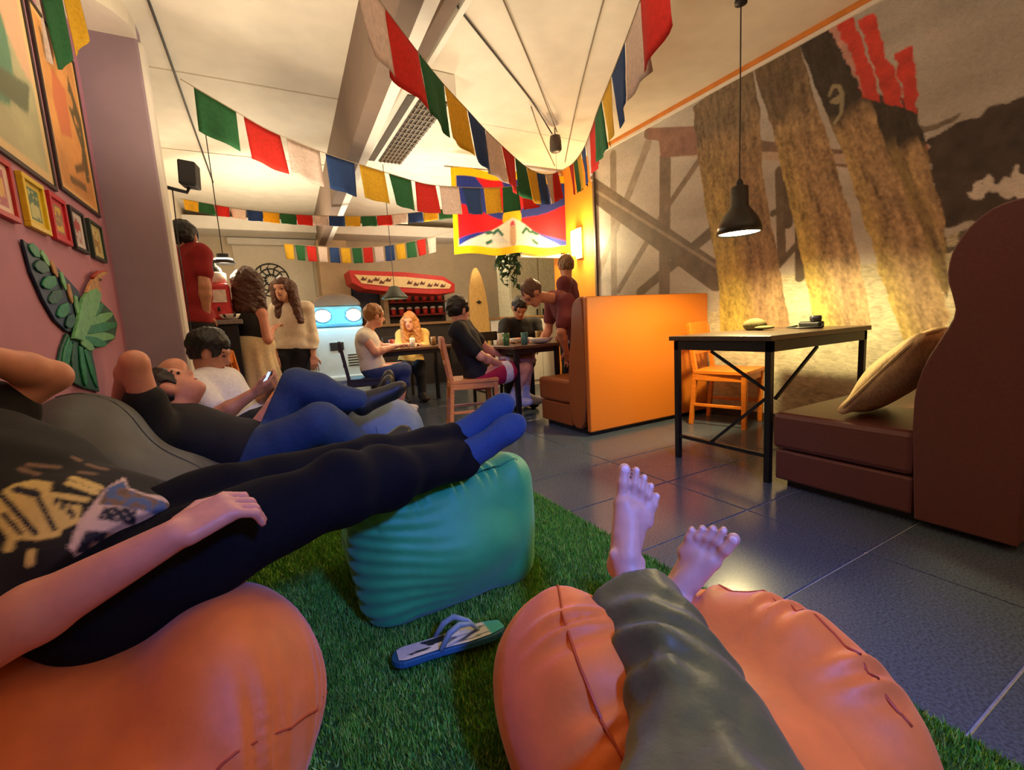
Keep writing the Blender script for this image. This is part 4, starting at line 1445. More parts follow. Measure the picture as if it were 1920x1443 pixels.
# --- woman in beige top and dark shorts
j5 = J(pel=(0.278, 5.300, 0.823), shL=(0.173, 5.320, 1.216), shR=(0.448, 5.280, 1.215), hpL=(0.197, 5.300, 0.729), hpR=(0.348, 5.300, 0.716), knL=(0.171, 5.300, 0.411), knR=(0.316, 5.280, 0.395),
       anL=(0.2, 5.32, 0.085), anR=(0.36, 5.30, 0.085), elL=(0.109, 5.360, 0.946), wrL=(0.104, 5.250, 0.761), elR=(0.472, 5.300, 0.945), wrR=(0.460, 5.220, 0.709),
       hc=(0.247, 5.250, 1.409), hf=(-0.45, -0.85, -0.05), hu=(0, 0, 1), tdL=(-0.3, -0.9, 0), tdR=(-0.1, -1, 0))
j5['anL'][:2] = j5['knL'][:2]; j5['anR'][:2] = j5['knR'][:2]
h5 = j5['hc']
hx = [rc(h5 + np.array((0.075, 0.0, 0.03)), h5 + np.array((0.12, -0.05, -0.32)), .05, .035), rc(h5 + np.array((-0.06, 0.04, 0.03)), h5 + np.array((-0.05, 0.02, -0.26)), .05, .04),
      rc(h5 + np.array((0.02, 0.07, 0)), h5 + np.array((0.04, 0.08, -0.28)), .07, .06)]
person((0.3, 5.3, 0), 'smiling woman with long brown hair in beige top and black shorts', j5, 'fair', (86, 48, 30), (224, 206, 180), .95, (20, 20, 26), .42, shoes=(60, 50, 46),
       hair_extra=hx, h=.010, seed=14, hem=-.02)

# --- blond man in a white tank top at the far table
j6 = J(pel=(1.008, 4.950, 0.546), shL=(1.021, 5.120, 0.898), shR=(0.917, 4.820, 0.881), hpL=(1.060, 5.050, 0.506), hpR=(0.997, 4.860, 0.513), knL=(1.34, 5.05, 0.52), knR=(1.32, 4.86, 0.50),
       anL=(1.28, 5.04, 0.10), anR=(1.22, 4.86, 0.10), elR=(1.007, 4.760, 0.722), wrR=(1.227, 4.880, 0.758), elL=(1.168, 5.120, 0.747), wrL=(1.325, 5.100, 0.759), hc=(1.077, 4.970, 1.091),
       hf=(1, 0.1, -0.12), hu=(0.1, 0, 1), tdL=(1, 0, 0), tdR=(1, 0, 0))
person((0.95, 4.95, 0), 'blond man in white tank top and blue shorts sitting at the far table', j6, 'fair', (150, 98, 48), (222, 214, 198), 0, (36, 56, 104), .62, shoes=(196, 190, 184), h=.010, seed=17, hgrow=.012)

# --- long-haired blonde person behind the far table
j7 = J(pel=(1.754, 6.100, 0.406), shL=(1.662, 6.150, 0.864), shR=(1.967, 6.120, 0.859), hpL=(1.653, 6.000, 0.422), hpR=(1.813, 6.000, 0.406), knL=(1.5, 5.7, 0.48), knR=(1.75, 5.7, 0.48),
       anL=(1.5, 5.72, 0.1), anR=(1.75, 5.72, 0.1), elL=(1.571, 6.000, 0.700), wrL=(1.617, 5.720, 0.742), elR=(1.942, 6.000, 0.671), wrR=(1.741, 5.720, 0.733), hc=(1.758, 6.020, 1.034), hf=(-0.5, -0.85, -0.1), hu=(0, 0, 1), tdL=(0, -1, 0), tdR=(0, -1, 0))
j7['pel'][2] = .50
h7 = j7['hc']
hx = [rc(h7 + np.array((0.07, 0.0, 0.0)), h7 + np.array((0.10, -0.05, -0.30)), .05, .04), rc(h7 + np.array((-0.06, 0.02, 0)), h7 + np.array((-0.09, -0.02, -0.28)), .05, .04), rc(h7 + np.array((0, 0.06, 0)), h7 + np.array((0.0, 0.08, -0.3)), .07, .06)]
person((1.62, 6.1, 0), 'long-haired blonde person in yellow top behind the far table', j7, 'fair', (190, 126, 62), (222, 184, 104), .6, (40, 40, 48), 1.0, hair_extra=hx, h=.011, seed=19, shoes=(50, 40, 36))

# --- man in black T-shirt and magenta shorts on the wooden chair
j8 = J(pel=(1.727, 3.860, 0.487), shL=(1.694, 4.020, 0.929), shR=(1.504, 3.720, 0.895), hpL=(1.839, 3.950, 0.459), hpR=(1.742, 3.780, 0.466), knL=(2.397, 4.050, 0.561), knR=(2.213, 3.800, 0.493),
       anL=(2.311, 4.000, 0.184), anR=(2.069, 3.820, 0.219), elR=(1.685, 3.660, 0.658), wrR=(1.954, 3.780, 0.550), elL=(1.968, 4.100, 0.687), wrL=(2.164, 4.080, 0.602), hc=(1.586, 3.860, 1.070),
       hf=(0.97, 0.2, -0.1), hu=(0.05, 0, 1), tdL=(0.85, -0.3, 0), tdR=(0.75, -0.5, 0), hdR=(1, 0.1, -0.1))
p8 = person((1.75, 3.85, 0.0), 'man in black T-shirt and magenta shorts sitting on the wooden chair', j8, 'fair', (26, 20, 18), (16, 17, 22), .36, (168, 22, 62), .36, sock=(196, 190, 200), h=.009, seed=22, hgrow=.015, pgrow=.03)
for s in 'LR':
    a, b_ = j8['hp' + s], j8['kn' + s]
    q0, q1 = a + (b_ - a) * .42, a + (b_ - a) * .60
    blob('shorts_stripe', [rc(q0, q1, .078, .070)], .008, mat('white_stripe_cloth', (214, 206, 208), 0.85), p8, k=.02, grow=.033,
         cut=[(q0, tuple(-nv(b_ - a))), (q1, tuple(nv(b_ - a)))])

# --- man in black T-shirt facing the camera behind the food table
j9 = J(pel=(2.682, 4.720, 0.509), shL=(2.494, 4.680, 0.924), shR=(2.888, 4.660, 0.916), hpL=(2.546, 4.650, 0.474), hpR=(2.734, 4.650, 0.456), knL=(2.3, 4.3, 0.5), knR=(2.52, 4.3, 0.5), anL=(2.3, 4.33, 0.1), anR=(2.52, 4.33, 0.1),
       elL=(2.318, 4.500, 0.740), wrL=(2.337, 4.240, 0.741), elR=(2.849, 4.500, 0.703), wrR=(2.521, 4.240, 0.722), hc=(2.622, 4.560, 1.096), hf=(-0.2, -0.8, -0.55), hu=(0, -0.35, 1), tdL=(0, -1, 0), tdR=(0, -1, 0))
j9['pel'][2] = .5
person((2.42, 4.72, 0), 'dark-haired man in black T-shirt eating behind the food table', j9, 'tan', (22, 18, 18), (20, 22, 24), .36, (30, 30, 36), 1.0, h=.010, seed=25, shoes=(30, 30, 30))

# --- man in maroon shirt leaning over the table
j10 = J(pel=(2.781, 3.620, 0.776), shL=(2.555, 3.780, 1.148), shR=(2.504, 3.480, 1.097), hpL=(2.62, 3.66, 0.86), hpR=(2.62, 3.52, 0.86), knL=(2.62, 3.62, 0.5), knR=(2.66, 3.62, 0.5), anL=(2.6, 3.6, 0.09), anR=(2.7, 3.61, 0.09),
        elR=(2.416, 3.460, 0.828), wrR=(2.530, 3.550, 0.629), elL=(2.513, 3.820, 0.837), wrL=(2.410, 3.850, 0.695), hc=(2.213, 3.600, 1.191), hf=(-0.65, -0.05, -0.75), hu=(-0.7, 0, 0.7), tdL=(-1, 0, 0), tdR=(-1, 0, 0))
for s, y_ in (('L', 3.80), ('R', 3.72)):
    j10['hp' + s] = j10['pel'] + np.array((0.0, 0.08 if s == 'L' else -0.08, -0.03))
    j10['kn' + s] = np.array((j10['pel'][0] - .02, y_, 0.50))
    j10['an' + s] = np.array((j10['pel'][0] + .0, y_ + .0, 0.09))
person((2.7, 3.6, 0), 'man in maroon shirt leaning over the food table', j10, 'rosy', (96, 60, 44), (112, 44, 52), .40, (40, 34, 40), 1.0, h=.010, seed=28, shoes=(30, 28, 28), hgrow=.006)

# --- person standing behind with short fair hair, mostly hidden
j11 = J(pel=(2.98, 4.5, 0.95), shL=(2.84, 4.36, 1.43), shR=(3.12, 4.62, 1.43), hpL=(2.92, 4.44, 0.92), hpR=(3.05, 4.56, 0.92), knL=(2.92, 4.44, 0.5), knR=(3.05, 4.56, 0.5), anL=(2.92, 4.44, 0.09), anR=(3.05, 4.56, 0.09),
        elL=(2.82, 4.32, 1.15), wrL=(2.82, 4.42, 0.92), elR=(3.16, 4.62, 1.15), wrR=(3.2, 4.7, 0.92), hc=(2.977, 4.120, 1.504), hf=(0.2, 0.95, -0.15), hu=(0, 0, 1), tdL=(0.2, 1, 0), tdR=(0.2, 1, 0))
dx = j11['hc'] - np.array((2.98, 4.5, 1.62))
for k_ in j11:
    if k_ not in ('hf', 'hu', 'hc', 'tdL', 'tdR'):
        j11[k_] = j11[k_] + np.array((dx[0], dx[1], dx[2] if j11[k_][2] > .3 else 0))
person((2.98 + dx[0], 4.5 + dx[1], 0), 'person with short fair hair standing behind the man in maroon', j11, 'tan', (122, 92, 60), (104, 42, 50), .6, (40, 36, 40), 1.0, h=.011, seed=31, shoes=(30, 28, 28), hgrow=.006, face=False)

# --- person in red top by the left wall
j12 = J(pel=(-0.418, 4.350, 1.102), shL=(-0.432, 4.450, 1.628), shR=(-0.301, 4.250, 1.595), hpL=(-0.457, 4.400, 1.055), hpR=(-0.398, 4.300, 1.049), knL=(-0.36, 4.4, 0.5), knR=(-0.30, 4.3, 0.5), anL=(-0.36, 4.4, 0.09), anR=(-0.30, 4.3, 0.09),
        elL=(-0.468, 4.500, 1.385), wrL=(-0.484, 4.500, 1.153), elR=(-0.300, 4.200, 1.353), wrR=(-0.321, 4.250, 1.135), hc=(-0.390, 4.350, 1.725), hf=(0.5, 0.8, 0.0), hu=(0, 0, 1), tdL=(0.5, 0.8, 0), tdR=(0.5, 0.8, 0))
shift = np.array((-0.03, 0, 0))
for k_ in j12:
    if k_ not in ('hf', 'hu', 'tdL', 'tdR'):
        j12[k_] = j12[k_] + shift
person((-0.28, 4.35, 0), 'dark-haired person in red top standing by the left wall corner', j12, 'tan', (24, 20, 20), (150, 28, 30), .3, (20, 20, 22), 1.0, h=.011, seed=34, shoes=(26, 24, 24), face=False, hem=-.02)


# --- the photographer's crossed legs and bare feet
def foot(heel, toe, dorsal, side, ankle_up, w=1.0):
    """side = direction from the big toe towards the little toe; ankle_up = point up the shin"""
    heel, toe = np.array(heel, float), np.array(toe, float)
    Lg = np.linalg.norm(toe - heel); Lx = (toe - heel) / Lg
    D = nv(np.array(dorsal) - Lx * (np.array(dorsal) @ Lx))
    Wd = np.cross(Lx, D)
    if Wd @ np.array(side) < 0:
        Wd = -Wd
    s = Lg / 0.245
    P_ = lambda a, b_, c: heel + (Lx * a + Wd * b_ + D * c) * s
    pr = [ell(P_(.030, 0, .030), (.036 * s, .036 * s, .036 * s), [Wd, Lx, D]),
          rc(P_(.035, .004, .030), P_(.15, .018, .024), .030 * s, .022 * s), rc(P_(.05, -.004, .045), P_(.165, -.022, .026), .032 * s, .024 * s),
          rc(P_(.06, 0, .062), P_(.15, -.006, .032), .030 * s, .022 * s), rc(P_(.14, .034, .022), P_(.17, .030, .021), .019 * s, .017 * s),
          rc(P_(.165, -.026, .022), P_(.160, .03, .018), .019 * s, .015 * s), rc(P_(.10, -.012, .040), P_(.16, .004, .028), .026 * s, .02 * s),
          rc(P_(.045, 0, .055), np.array(ankle_up), .036 * s, .040), ell(P_(.052, .030, .060), (.012, .013, .013), [Wd, Lx, D]), ell(P_(.055, -.030, .064), (.012, .013, .013), [Wd, Lx, D])]
    nails = []
    for o, b0, l, r_ in ((-.031, .180, .066, .0145), (-.008, .184, .066, .0090), (.0095, .180, .058, .0086), (.0255, .172, .050, .0084), (.040, .160, .042, .0086)):
        a = P_(b0 - .02, o * .9, .022); b1 = P_(b0 + l * .5, o * 1.12, .027); b2 = P_(b0 + l, o * 1.2, .021)
        pr += [rc(a, b1, r_ * 1.0 * s, r_ * .86 * s), rc(b1, b2, r_ * .9 * s, r_ * .98 * s)]
        nails.append((P_(b0 + l * .99, o * 1.2, .021 + r_ * .80), r_, Wd, Lx, D, s))
    return pr, nails


me_ = thing('person', (0.55, 0.3, 0.1), 'crossed legs of the photographer in olive trousers with bare feet', 'person')
toC = lambda p: np.array((0, 0, CAM_H)) - np.array(p)
hA, tA = np.array((0.683, 0.787, 0.317)), np.array((0.775, 0.807, 0.547))
hB, tB = np.array((0.815, 0.738, 0.240)), np.array((0.872, 0.647, 0.442))
cuffA, cuffB = np.array((0.658, 0.681, 0.287)), np.array((0.728, 0.648, 0.247))
rgt = np.array(tuple(rt))
fA, nA = foot(hA, tA, toC(hA) + rgt * .25, rgt, cuffA)
fB, nB = foot(hB, tB, toC(hB), -rgt, cuffB)
kneeA, kneeB = np.array((0.465, 0.269, 0.287)), np.array((0.373, 0.320, 0.293))
hipA, hipB = np.array((0.30, -0.18, 0.30)), np.array((0.06, -0.10, 0.30))
legsA = [rc(kneeA, cuffA, .056, .042)]; legsB = [rc(kneeB, cuffB, .056, .042)]
blob('body', fA + fB + legsA + legsB + [rc(hipA, kneeA, .08, .058), rc(hipB, kneeB, .08, .058)], .0038, SK['pale'], me_, k=.008)
for ns in (nA, nB):
    for c_, r_, Wd, Lx, D, s in ns:
        blob('toenail', [ell(c_, (r_ * .72 * s, r_ * .75 * s, r_ * .30 * s), [Wd, Lx, D])], .0016, mat('toenail', (236, 200, 188), 0.3, bump=0), me_, pad=.006)
m_ol = mat('olive_trouser_cloth', (70, 72, 34), 0.5, 26, 0.12, 0.3, sheen=0.15)
cA, cB = np.array((0.632, 0.668, 0.295)), np.array((0.685, 0.613, 0.237))
dA, dB = nv(cA - kneeA), nv(cB - kneeB)
wl = waves(41, 7, 16, 42, .010, axis=tuple(dA), aniso=.85)
wl2 = waves(42, 5, 45, 90, .0022, axis=tuple(dA), aniso=.3)


def trouser_fn(p):
    al = (p - cA.astype(np.float32)) @ dA.astype(np.float32)
    return wl(p) + wl2(p) + .006 * np.exp(-((al + .16) / .10) ** 2) * np.sin(al * 48 + p[:, 0] * 60)


tr = [rc(kneeA, cA, .082, .104), rc(kneeB, cB, .080, .070), rc(hipA, kneeA, .10, .085), rc(hipB, kneeB, .10, .085)]
blob('trousers', tr, .007, m_ol, me_, k=.03, grow=.004, fn=trouser_fn, sub=[rc(cA - dA * .03, cA + dA * .16, .086, .110), rc(cB - dB * .02, cB + dB * .14, .050, .066)],
     cut=[(cA + dA * .012, tuple(dA)), (cB + dB * .06, tuple(dB))])


# ================================================================== PRAYER FLAGS
FC = {'b': (44, 72, 124), 'w': (222, 200, 186), 'r': (206, 42, 30), 'g': (44, 104, 58), 'y': (222, 176, 40)}
FM = {k_: cloth_mat('flag_' + k_, v_) for k_, v_ in FC.items()}
m_cord = mat('flag_cord', (150, 130, 104), 0.9)


def catmull(P_, n):
    P_ = np.array(P_, float)
    P_ = np.vstack([2 * P_[0] - P_[1], P_, 2 * P_[-1] - P_[-2]])
    out = []
    for i in range(1, len(P_) - 2):
        t_ = np.linspace(0, 1, n, endpoint=False)[:, None]
        a, b_, c_, d_ = P_[i - 1:i + 3]
        out.append(0.5 * (2 * b_ + (c_ - a) * t_ + (2 * a - 5 * b_ + 4 * c_ - d_) * t_ ** 2 + (-a + 3 * b_ - 3 * c_ + d_) * t_ ** 3))
    return np.vstack(out + [P_[-2][None]])


def flag_string(label, ctrl, seq, start, step, wd, ht, seed=0, lean=0.02):
    """prayer flags sewn along a sagging cord; start/step/wd in metres along the cord"""
    g_ = np.random.default_rng(seed)
    path = catmull(ctrl, 14)
    s = np.concatenate([[0], np.cumsum(np.linalg.norm(np.diff(path, axis=0), axis=1))])
    at = lambda u_: np.array([np.interp(u_, s, path[:, i]) for i in range(3)])
    mid = path[len(path) // 2]
    t_ = thing('prayer_flag_string', tuple(mid), label, 'prayer flags', 'strings of prayer flags')
    b_ = MB(); b_.tube(path[::2] if len(path) % 2 else np.vstack([path[::2], path[-1:]]), 0.003, 5); b_.build('cord', m_cord, t_)
    for i, c_ in enumerate(seq):
        if c_ == '.':
            continue
        u0 = start + i * step
        if u0 < 0:
            continue
        if u0 + wd > s[-1]:
            break
        na, nb = 8, 7
        V = []
        along = nv(at(u0 + wd) - at(u0))
        nrm_ = nv(np.cross(along, (0, 0, 1)))
        ph, tw, sk = g_.uniform(0, 6), g_.uniform(-0.05, 0.05), g_.uniform(-0.04, 0.06)
        for a in range(na + 1):
            p = at(u0 + wd * a / na)
            for q in range(nb + 1):
                f_ = q / nb
                off = (0.010 * math.sin(ph + a * 0.9) + tw * (a / na - .5) + lean * g_.uniform(.9, 1.1)) * f_
                V.append(p + nrm_ * off + along * sk * f_ * ht - np.array((0, 0, ht * f_)))
        F2 = [(a * (nb + 1) + q, (a + 1) * (nb + 1) + q, (a + 1) * (nb + 1) + q + 1, a * (nb + 1) + q + 1) for a in range(na) for q in range(nb)]
        o = mesh('flag', np.array(V), F2, FM[c_], t_, smooth=True)
        so = o.modifiers.new('thickness', 'SOLIDIFY'); so.thickness = 0.0012
    return t_


flag_string('prayer flags from the niche wall corner sloping down to the hanging banner', [(-0.226, 3.212, 2.371), (-0.008, 3.214, 2.259), (0.177, 3.288, 2.197), (0.373, 3.372, 2.165), (0.593, 3.444, 2.135), (0.828, 3.545, 2.126), (1.068, 3.642, 2.115), (1.343, 3.758, 2.112), (1.615, 3.844, 2.139), (1.944, 3.937, 2.183), (2.284, 4.038, 2.250), (2.645, 4.119, 2.330)],
            'grwbygrwbygr', 0.065, 0.255, 0.215, 0.235, 1)
# recolour order follows the photograph: green, red, white, blue, yellow, green, red, white, blue, yellow, green, red
flag_string('prayer flags descending from upper left over the room to the banner', [(0.404, 1.715, 2.167), (0.570, 1.909, 2.172), (0.755, 2.081, 2.138), (0.939, 2.256, 2.119), (1.132, 2.422, 2.104), (1.322, 2.591, 2.092), (1.517, 2.756, 2.087), (1.710, 2.922, 2.088), (1.904, 3.087, 2.095), (2.098, 3.250, 2.126), (2.288, 3.412, 2.177), (2.475, 3.570, 2.247), (2.651, 3.733, 2.333), (3.020, 4.116, 2.508)],
            'wrgybwrgybwr', 0.0, 0.2555, 0.245, 0.25, 2)
flag_string('prayer flags descending from upper right along the mural wall', [(1.417, 1.275, 2.269), (1.465, 1.413, 2.216), (1.543, 1.543, 2.218), (1.644, 1.718, 2.217), (1.731, 1.897, 2.193), (1.838, 2.091, 2.194), (1.976, 2.338, 2.197), (2.161, 2.642, 2.208), (2.401, 3.035, 2.256), (2.710, 3.573, 2.365), (3.000, 4.127, 2.509)],
            'rwbygrwbygr', 0.03, 0.262, 0.245, 0.27, 3)
flag_string('small prayer flags hanging low across the back of the room', [(-0.592, 6.179, 2.477), (-0.090, 5.887, 2.340), (0.310, 5.717, 2.275), (0.721, 5.546, 2.232), (1.195, 5.343, 2.208), (1.578, 5.196, 2.225), (2.077, 4.990, 2.266)],
            'ygrwbygrwbygrwbyg', 0.03, 0.172, 0.165, 0.11, 4, 0.005)
flag_string('shortest row of prayer flags in front of the bar canopy', [(0.398, 7.210, 2.221), (0.859, 6.949, 2.145), (1.376, 6.662, 2.096), (1.872, 6.281, 2.108), (2.372, 5.793, 2.180)],
            'ygrwbygrwbygrw', 0.03, 0.158, 0.13, 0.21, 5, 0.005)
flag_string('prayer flags behind the banner beside the orange wall', [(2.97, 4.998, 2.745), (3.15, 4.998, 2.742), (3.36, 4.998, 2.742), (3.585, 4.998, 2.745)],
            'rbwrg', 0.05, 0.11, 0.095, 0.32, 6, 0.005)
flag_string('prayer flags over the posters at the top left edge', [(-0.863, 2.978, 2.713), (-0.761, 3.020, 2.603), (-0.696, 3.100, 2.607), (-0.611, 3.263, 2.844)],
            'wgy', 0.06, 0.165, 0.155, 0.33, 8, 0.01)

# ------------------------------------------------------------------ hanging banner with rays, mountain and sun
def banner_paint(a, bq):
    x = a * 1.6; y = bq * 0.92
    c = np.empty((len(a), 3), np.float32)
    cx_, cy_ = 0.78, 0.36
    an = np.degrees(np.arctan2(y - cy_, x - cx_)) % 360
    k_ = ((an + 180 / 12) // (180 / 6)).astype(int)
    c[:] = C(208, 26, 34)
    c[k_ % 2 == 1] = C(38, 52, 130)
    mount = y < cy_ + 0.05 - np.abs(x - cx_) * 0.45
    c[mount] = C(226, 214, 196)
    sun = np.hypot(x - cx_, y - cy_ - 0.05) < 0.13
    c[sun & ~mount] = C(240, 186, 30)
    # paired lions and jewels, as small green and rose shapes
    for s in (-1, 1):
        li = inpoly((x - cx_) * s, y, [(0.05, 0.12), (0.10, 0.17), (0.16, 0.26), (0.20, 0.30), (0.24, 0.26), (0.30, 0.28), (0.28, 0.20), (0.36, 0.14), (0.30, 0.12), (0.24, 0.16), (0.18, 0.12), (0.12, 0.14)])
        c[li] = C(196, 196, 190)
        for p, q in (((0.20, 0.29), (0.26, 0.25)), ((0.29, 0.26), (0.36, 0.24)), ((0.30, 0.16), (0.36, 0.13)), ((0.14, 0.23), (0.19, 0.28))):
            c[segd((x - cx_) * s, y, p, q) < 0.018] = C(36, 92, 74)
    c[np.hypot((x - cx_) * 1.6, y - 0.32) < 0.055] = C(190, 70, 90)
    c[segd(x, y, (cx_, 0.12), (cx_, 0.28)) < 0.04] = C(186, 150, 120)
    edge_ = (y > 0.92 - 0.085) | (y < 0.085) | (x < 0.06)
    c[edge_] = C(240, 196, 20)
    return c


bt = thing('wall_banner', (2.85, 4.93, 1.8), 'large cloth banner with red and blue rays and white mountain hung across the room', 'banner')
sheet('cloth', (2.02, 4.92, 1.74), (1.58, 0.02, 0.05), (0.03, 0, 0.94), 110, 70, banner_paint, cloth_mat('banner_cloth', None, 0.4, attr=True), bt,
      fn=lambda a, bq: np.stack([0 * a, 0.012 * np.sin(a * 21) * (1.1 - bq), 0.015 * np.sin(a * 14)], 1))
b = MB(); b.tube([(1.98, 4.93, 2.69), (3.62, 4.95, 2.74)], 0.008, 6); b.build('rod', m_cord, bt)
# white frame behind the banner, by the orange wall
t = thing('white_frame', (3.3, 5.02, 1.8), 'white panel frame behind the banner beside the orange wall', 'frame')
b = MB(); b.box((2.98, 5.02, 1.78), (3.59, 5.035, 2.76)); b.build('panel', m_white, t)
b = MB(); b.box((2.96, 5.0, 2.74), (3.6, 5.05, 2.79)); b.build('frame_bar', m_white, t)
b = MB(); b.box((3.555, 4.99, 1.76), (3.575, 5.05, 2.76)); b.build('frame_bar', mat('dark_grey_metal', (70, 62, 66), 0.5), t)
b = MB(); b.box((2.96, 5.0, 1.74), (3.6, 5.05, 1.78)); b.build('frame_bar', m_white, t)

# wall lamp on the orange wall
t = thing('wall_lamp', (XM - 0.06, 4.66, 1.75), 'bright glowing wall lamp on the orange wall end', 'lamp')
b = MB(); b.box((XM - 0.03, 4.60, 1.68), (XM - 0.001, 4.72, 2.05)); b.build('bracket', m_white, t, bevel=.004)
b = MB(); b.lathe([(0.03, 0), (0.05, 0.01), (0.055, 0.15), (0.05, 0.29), (0.03, 0.30)], (XM - 0.075, 4.66, 1.715), 20)
b.build('glass_shade', mat('lamp_glass_bright', (255, 246, 220), 0.4, emit=(255, 226, 150), estr=22.0, bump=0), t, smooth=True)
lamp('wall_lamp_light', 'POINT', (XM - 0.19, 4.64, 1.87), 40, (1.0, 0.80, 0.42), 0.06)

# ------------------------------------------------------------------ pictures on the mauve wall
def frame_pic(name, label, quad, fcol, paint, fw_=0.014, cat='picture', group=None, th=0.02):
    """quad: (y0, z0, y1, z1) on the niche wall"""
    y0, z0, y1, z1 = quad
    t_ = thing(name, (XN + 0.005, (y0 + y1) / 2, z0), label, cat, group)
    X0 = XN + 0.001
    mf = mat('frame_%d_%d_%d' % fcol, fcol, 0.45, 30, 0.1, 0.05)
    for (ya, za, yb, zb) in ((y0, z0, y1, z0 + fw_), (y0, z1 - fw_, y1, z1), (y0, z0 + fw_, y0 + fw_, z1 - fw_), (y1 - fw_, z0 + fw_, y1, z1 - fw_)):
        b_ = MB(); b_.box((X0, ya, za), (X0 + th, yb, zb)); b_.build('frame_side', mf, t_, bevel=.002)
    sheet('print', (X0 + th * .5, y0 + fw_, z0 + fw_), (0, y1 - y0 - 2 * fw_, 0), (0, 0, z1 - z0 - 2 * fw_), 46, 60, paint, mat('paper_print', None, 0.5, 40, 0.04, 0, attr=True), t_)
    return t_


def poster1(a, bq):
    c = np.empty((len(a), 3), np.float32); c[:] = C(176, 176, 132)
    n = fbm(a * 4, bq * 6)
    c[:] = C(186, 182, 140)[None] * (0.7 + 0.6 * n)[:, None]
    c[(bq > .62 + .2 * np.sin(a * 5))] = C(222, 178, 140)
    m_ = np.hypot(a - .45, bq - .45) < .22 + .1 * n
    c[m_] = C(96, 140, 110)
    m_ = inpoly(a, bq, [(.1, .2), (.8, .25), (.9, .4), (.5, .33), (.2, .36)])
    c[m_] = C(104, 112, 84)
    c[inpoly(a, bq, [(.5, .6), (.62, .6), (.66, .9), (.55, .95)])] = C(196, 130, 96)
    e = (a < .05) | (a > .95) | (bq < .04) | (bq > .96)
    c[e] = C(226, 196, 140)
    return c


def poster2(a, bq):
    n = fbm(a * 6 + 3, bq * 9)
    c = C(216, 150, 80)[None] * (0.75 + 0.5 * n)[:, None]
    c[inpoly(a, bq, [(.25, .35), (.55, .4), (.6, .7), (.3, .75), (.2, .55)])] = C(206, 116, 70)
    st = inpoly(a, bq, [(.62, .12), (.9, .2), (.95, .62), (.75, .85), (.62, .6), (.8, .4)])
    c[st & (n > .42)] = C(96, 84, 44)
    for p, q in (((.2, .85), (.3, .95)), ((.2, .78), (.18, .9)), ((.5, .2), (.8, .28)), ((.3, .1), (.7, .12))):
        c[segd(a, bq, p, q) < .025] = C(120, 88, 44)
    e = (a < .05) | (a > .95) | (bq < .03) | (bq > .97)
    c[e] = C(232, 184, 116)
    return c


def small(bg, fg1, fg2, sd):
    def fn(a, bq):
        n = fbm(a * 5 + sd, bq * 5 + sd)
        c = np.empty((len(a), 3), np.float32); c[:] = C(*bg)
        c[(np.abs(a - .5) < .32) & (np.abs(bq - .5) < .38)] = C(*fg1)
        m_ = (np.abs(a - .5) < .26) & (np.abs(bq - .5) < .33) & (n > .5)
        c[m_] = C(*fg2)
        return c
    return fn


frame_pic('framed_poster', 'framed green and cream poster on the mauve wall at far left', (2.02, 1.63, 2.82, 2.62), (52, 38, 30), poster1, .018, th=.012)
frame_pic('framed_poster', 'tall framed orange poster next to the grey-mauve pillar', (2.88, 1.66, 3.46, 2.48), (52, 38, 30), poster2, .018, th=.012)
frame_pic('small_framed_picture', 'small red framed picture cut by the left image edge', (2.12, 1.39, 2.34, 1.60), (190, 26, 34), small((232, 200, 180), (180, 90, 110), (220, 170, 90), 1), .02)
frame_pic('small_framed_picture', 'small yellow framed picture, second from left below the posters', (2.42, 1.40, 2.62, 1.60), (232, 196, 30), small((220, 190, 40), (70, 110, 70), (190, 190, 120), 2), .02)
frame_pic('small_framed_picture', 'small red framed picture right of the yellow one', (2.67, 1.40, 2.86, 1.60), (200, 26, 46), small((206, 40, 56), (150, 120, 96), (220, 180, 70), 3), .02)
frame_pic('small_framed_picture', 'small black framed picture with white mat', (2.91, 1.40, 3.10, 1.60), (26, 24, 30), small((224, 214, 210), (200, 190, 190), (170, 60, 70), 4), .016)
frame_pic('small_framed_picture', 'small dark green framed picture nearest the pillar', (3.18, 1.40, 3.40, 1.60), (30, 54, 44), small((196, 186, 130), (206, 190, 130), (160, 130, 70), 5), .016)

# ------------------------------------------------------------------ carved green bird on the mauve wall
bd = thing('bird_wall_art', (XN + 0.02, 2.85, 0.74), 'green carved hummingbird wall ornament with spread wings', 'wall ornament')
m_b1 = mat('bird_green', (24, 128, 84), 0.5, 40, 0.3, 0.15); m_b2 = mat('bird_dark_green', (16, 84, 66), 0.5, 40, 0.3, 0.15)
m_b3 = mat('bird_light_green', (110, 176, 116), 0.5, 40, 0.2, 0.15); m_b4 = mat('bird_blue_edge', (22, 44, 80), 0.5); m_b5 = mat('bird_ochre', (190, 142, 92), 0.6, 40, 0.3, 0.1)
m_b6 = mat('bird_red', (176, 60, 40), 0.5)


def plate(name, poly, m, x0, th, parent):
    b_ = MB(); b_.prism(poly, (x0, 0, 0), (0, 1, 0), (0, 0, 1), (th, 0, 0))
    return b_.build(name, m, parent, bevel=.003)


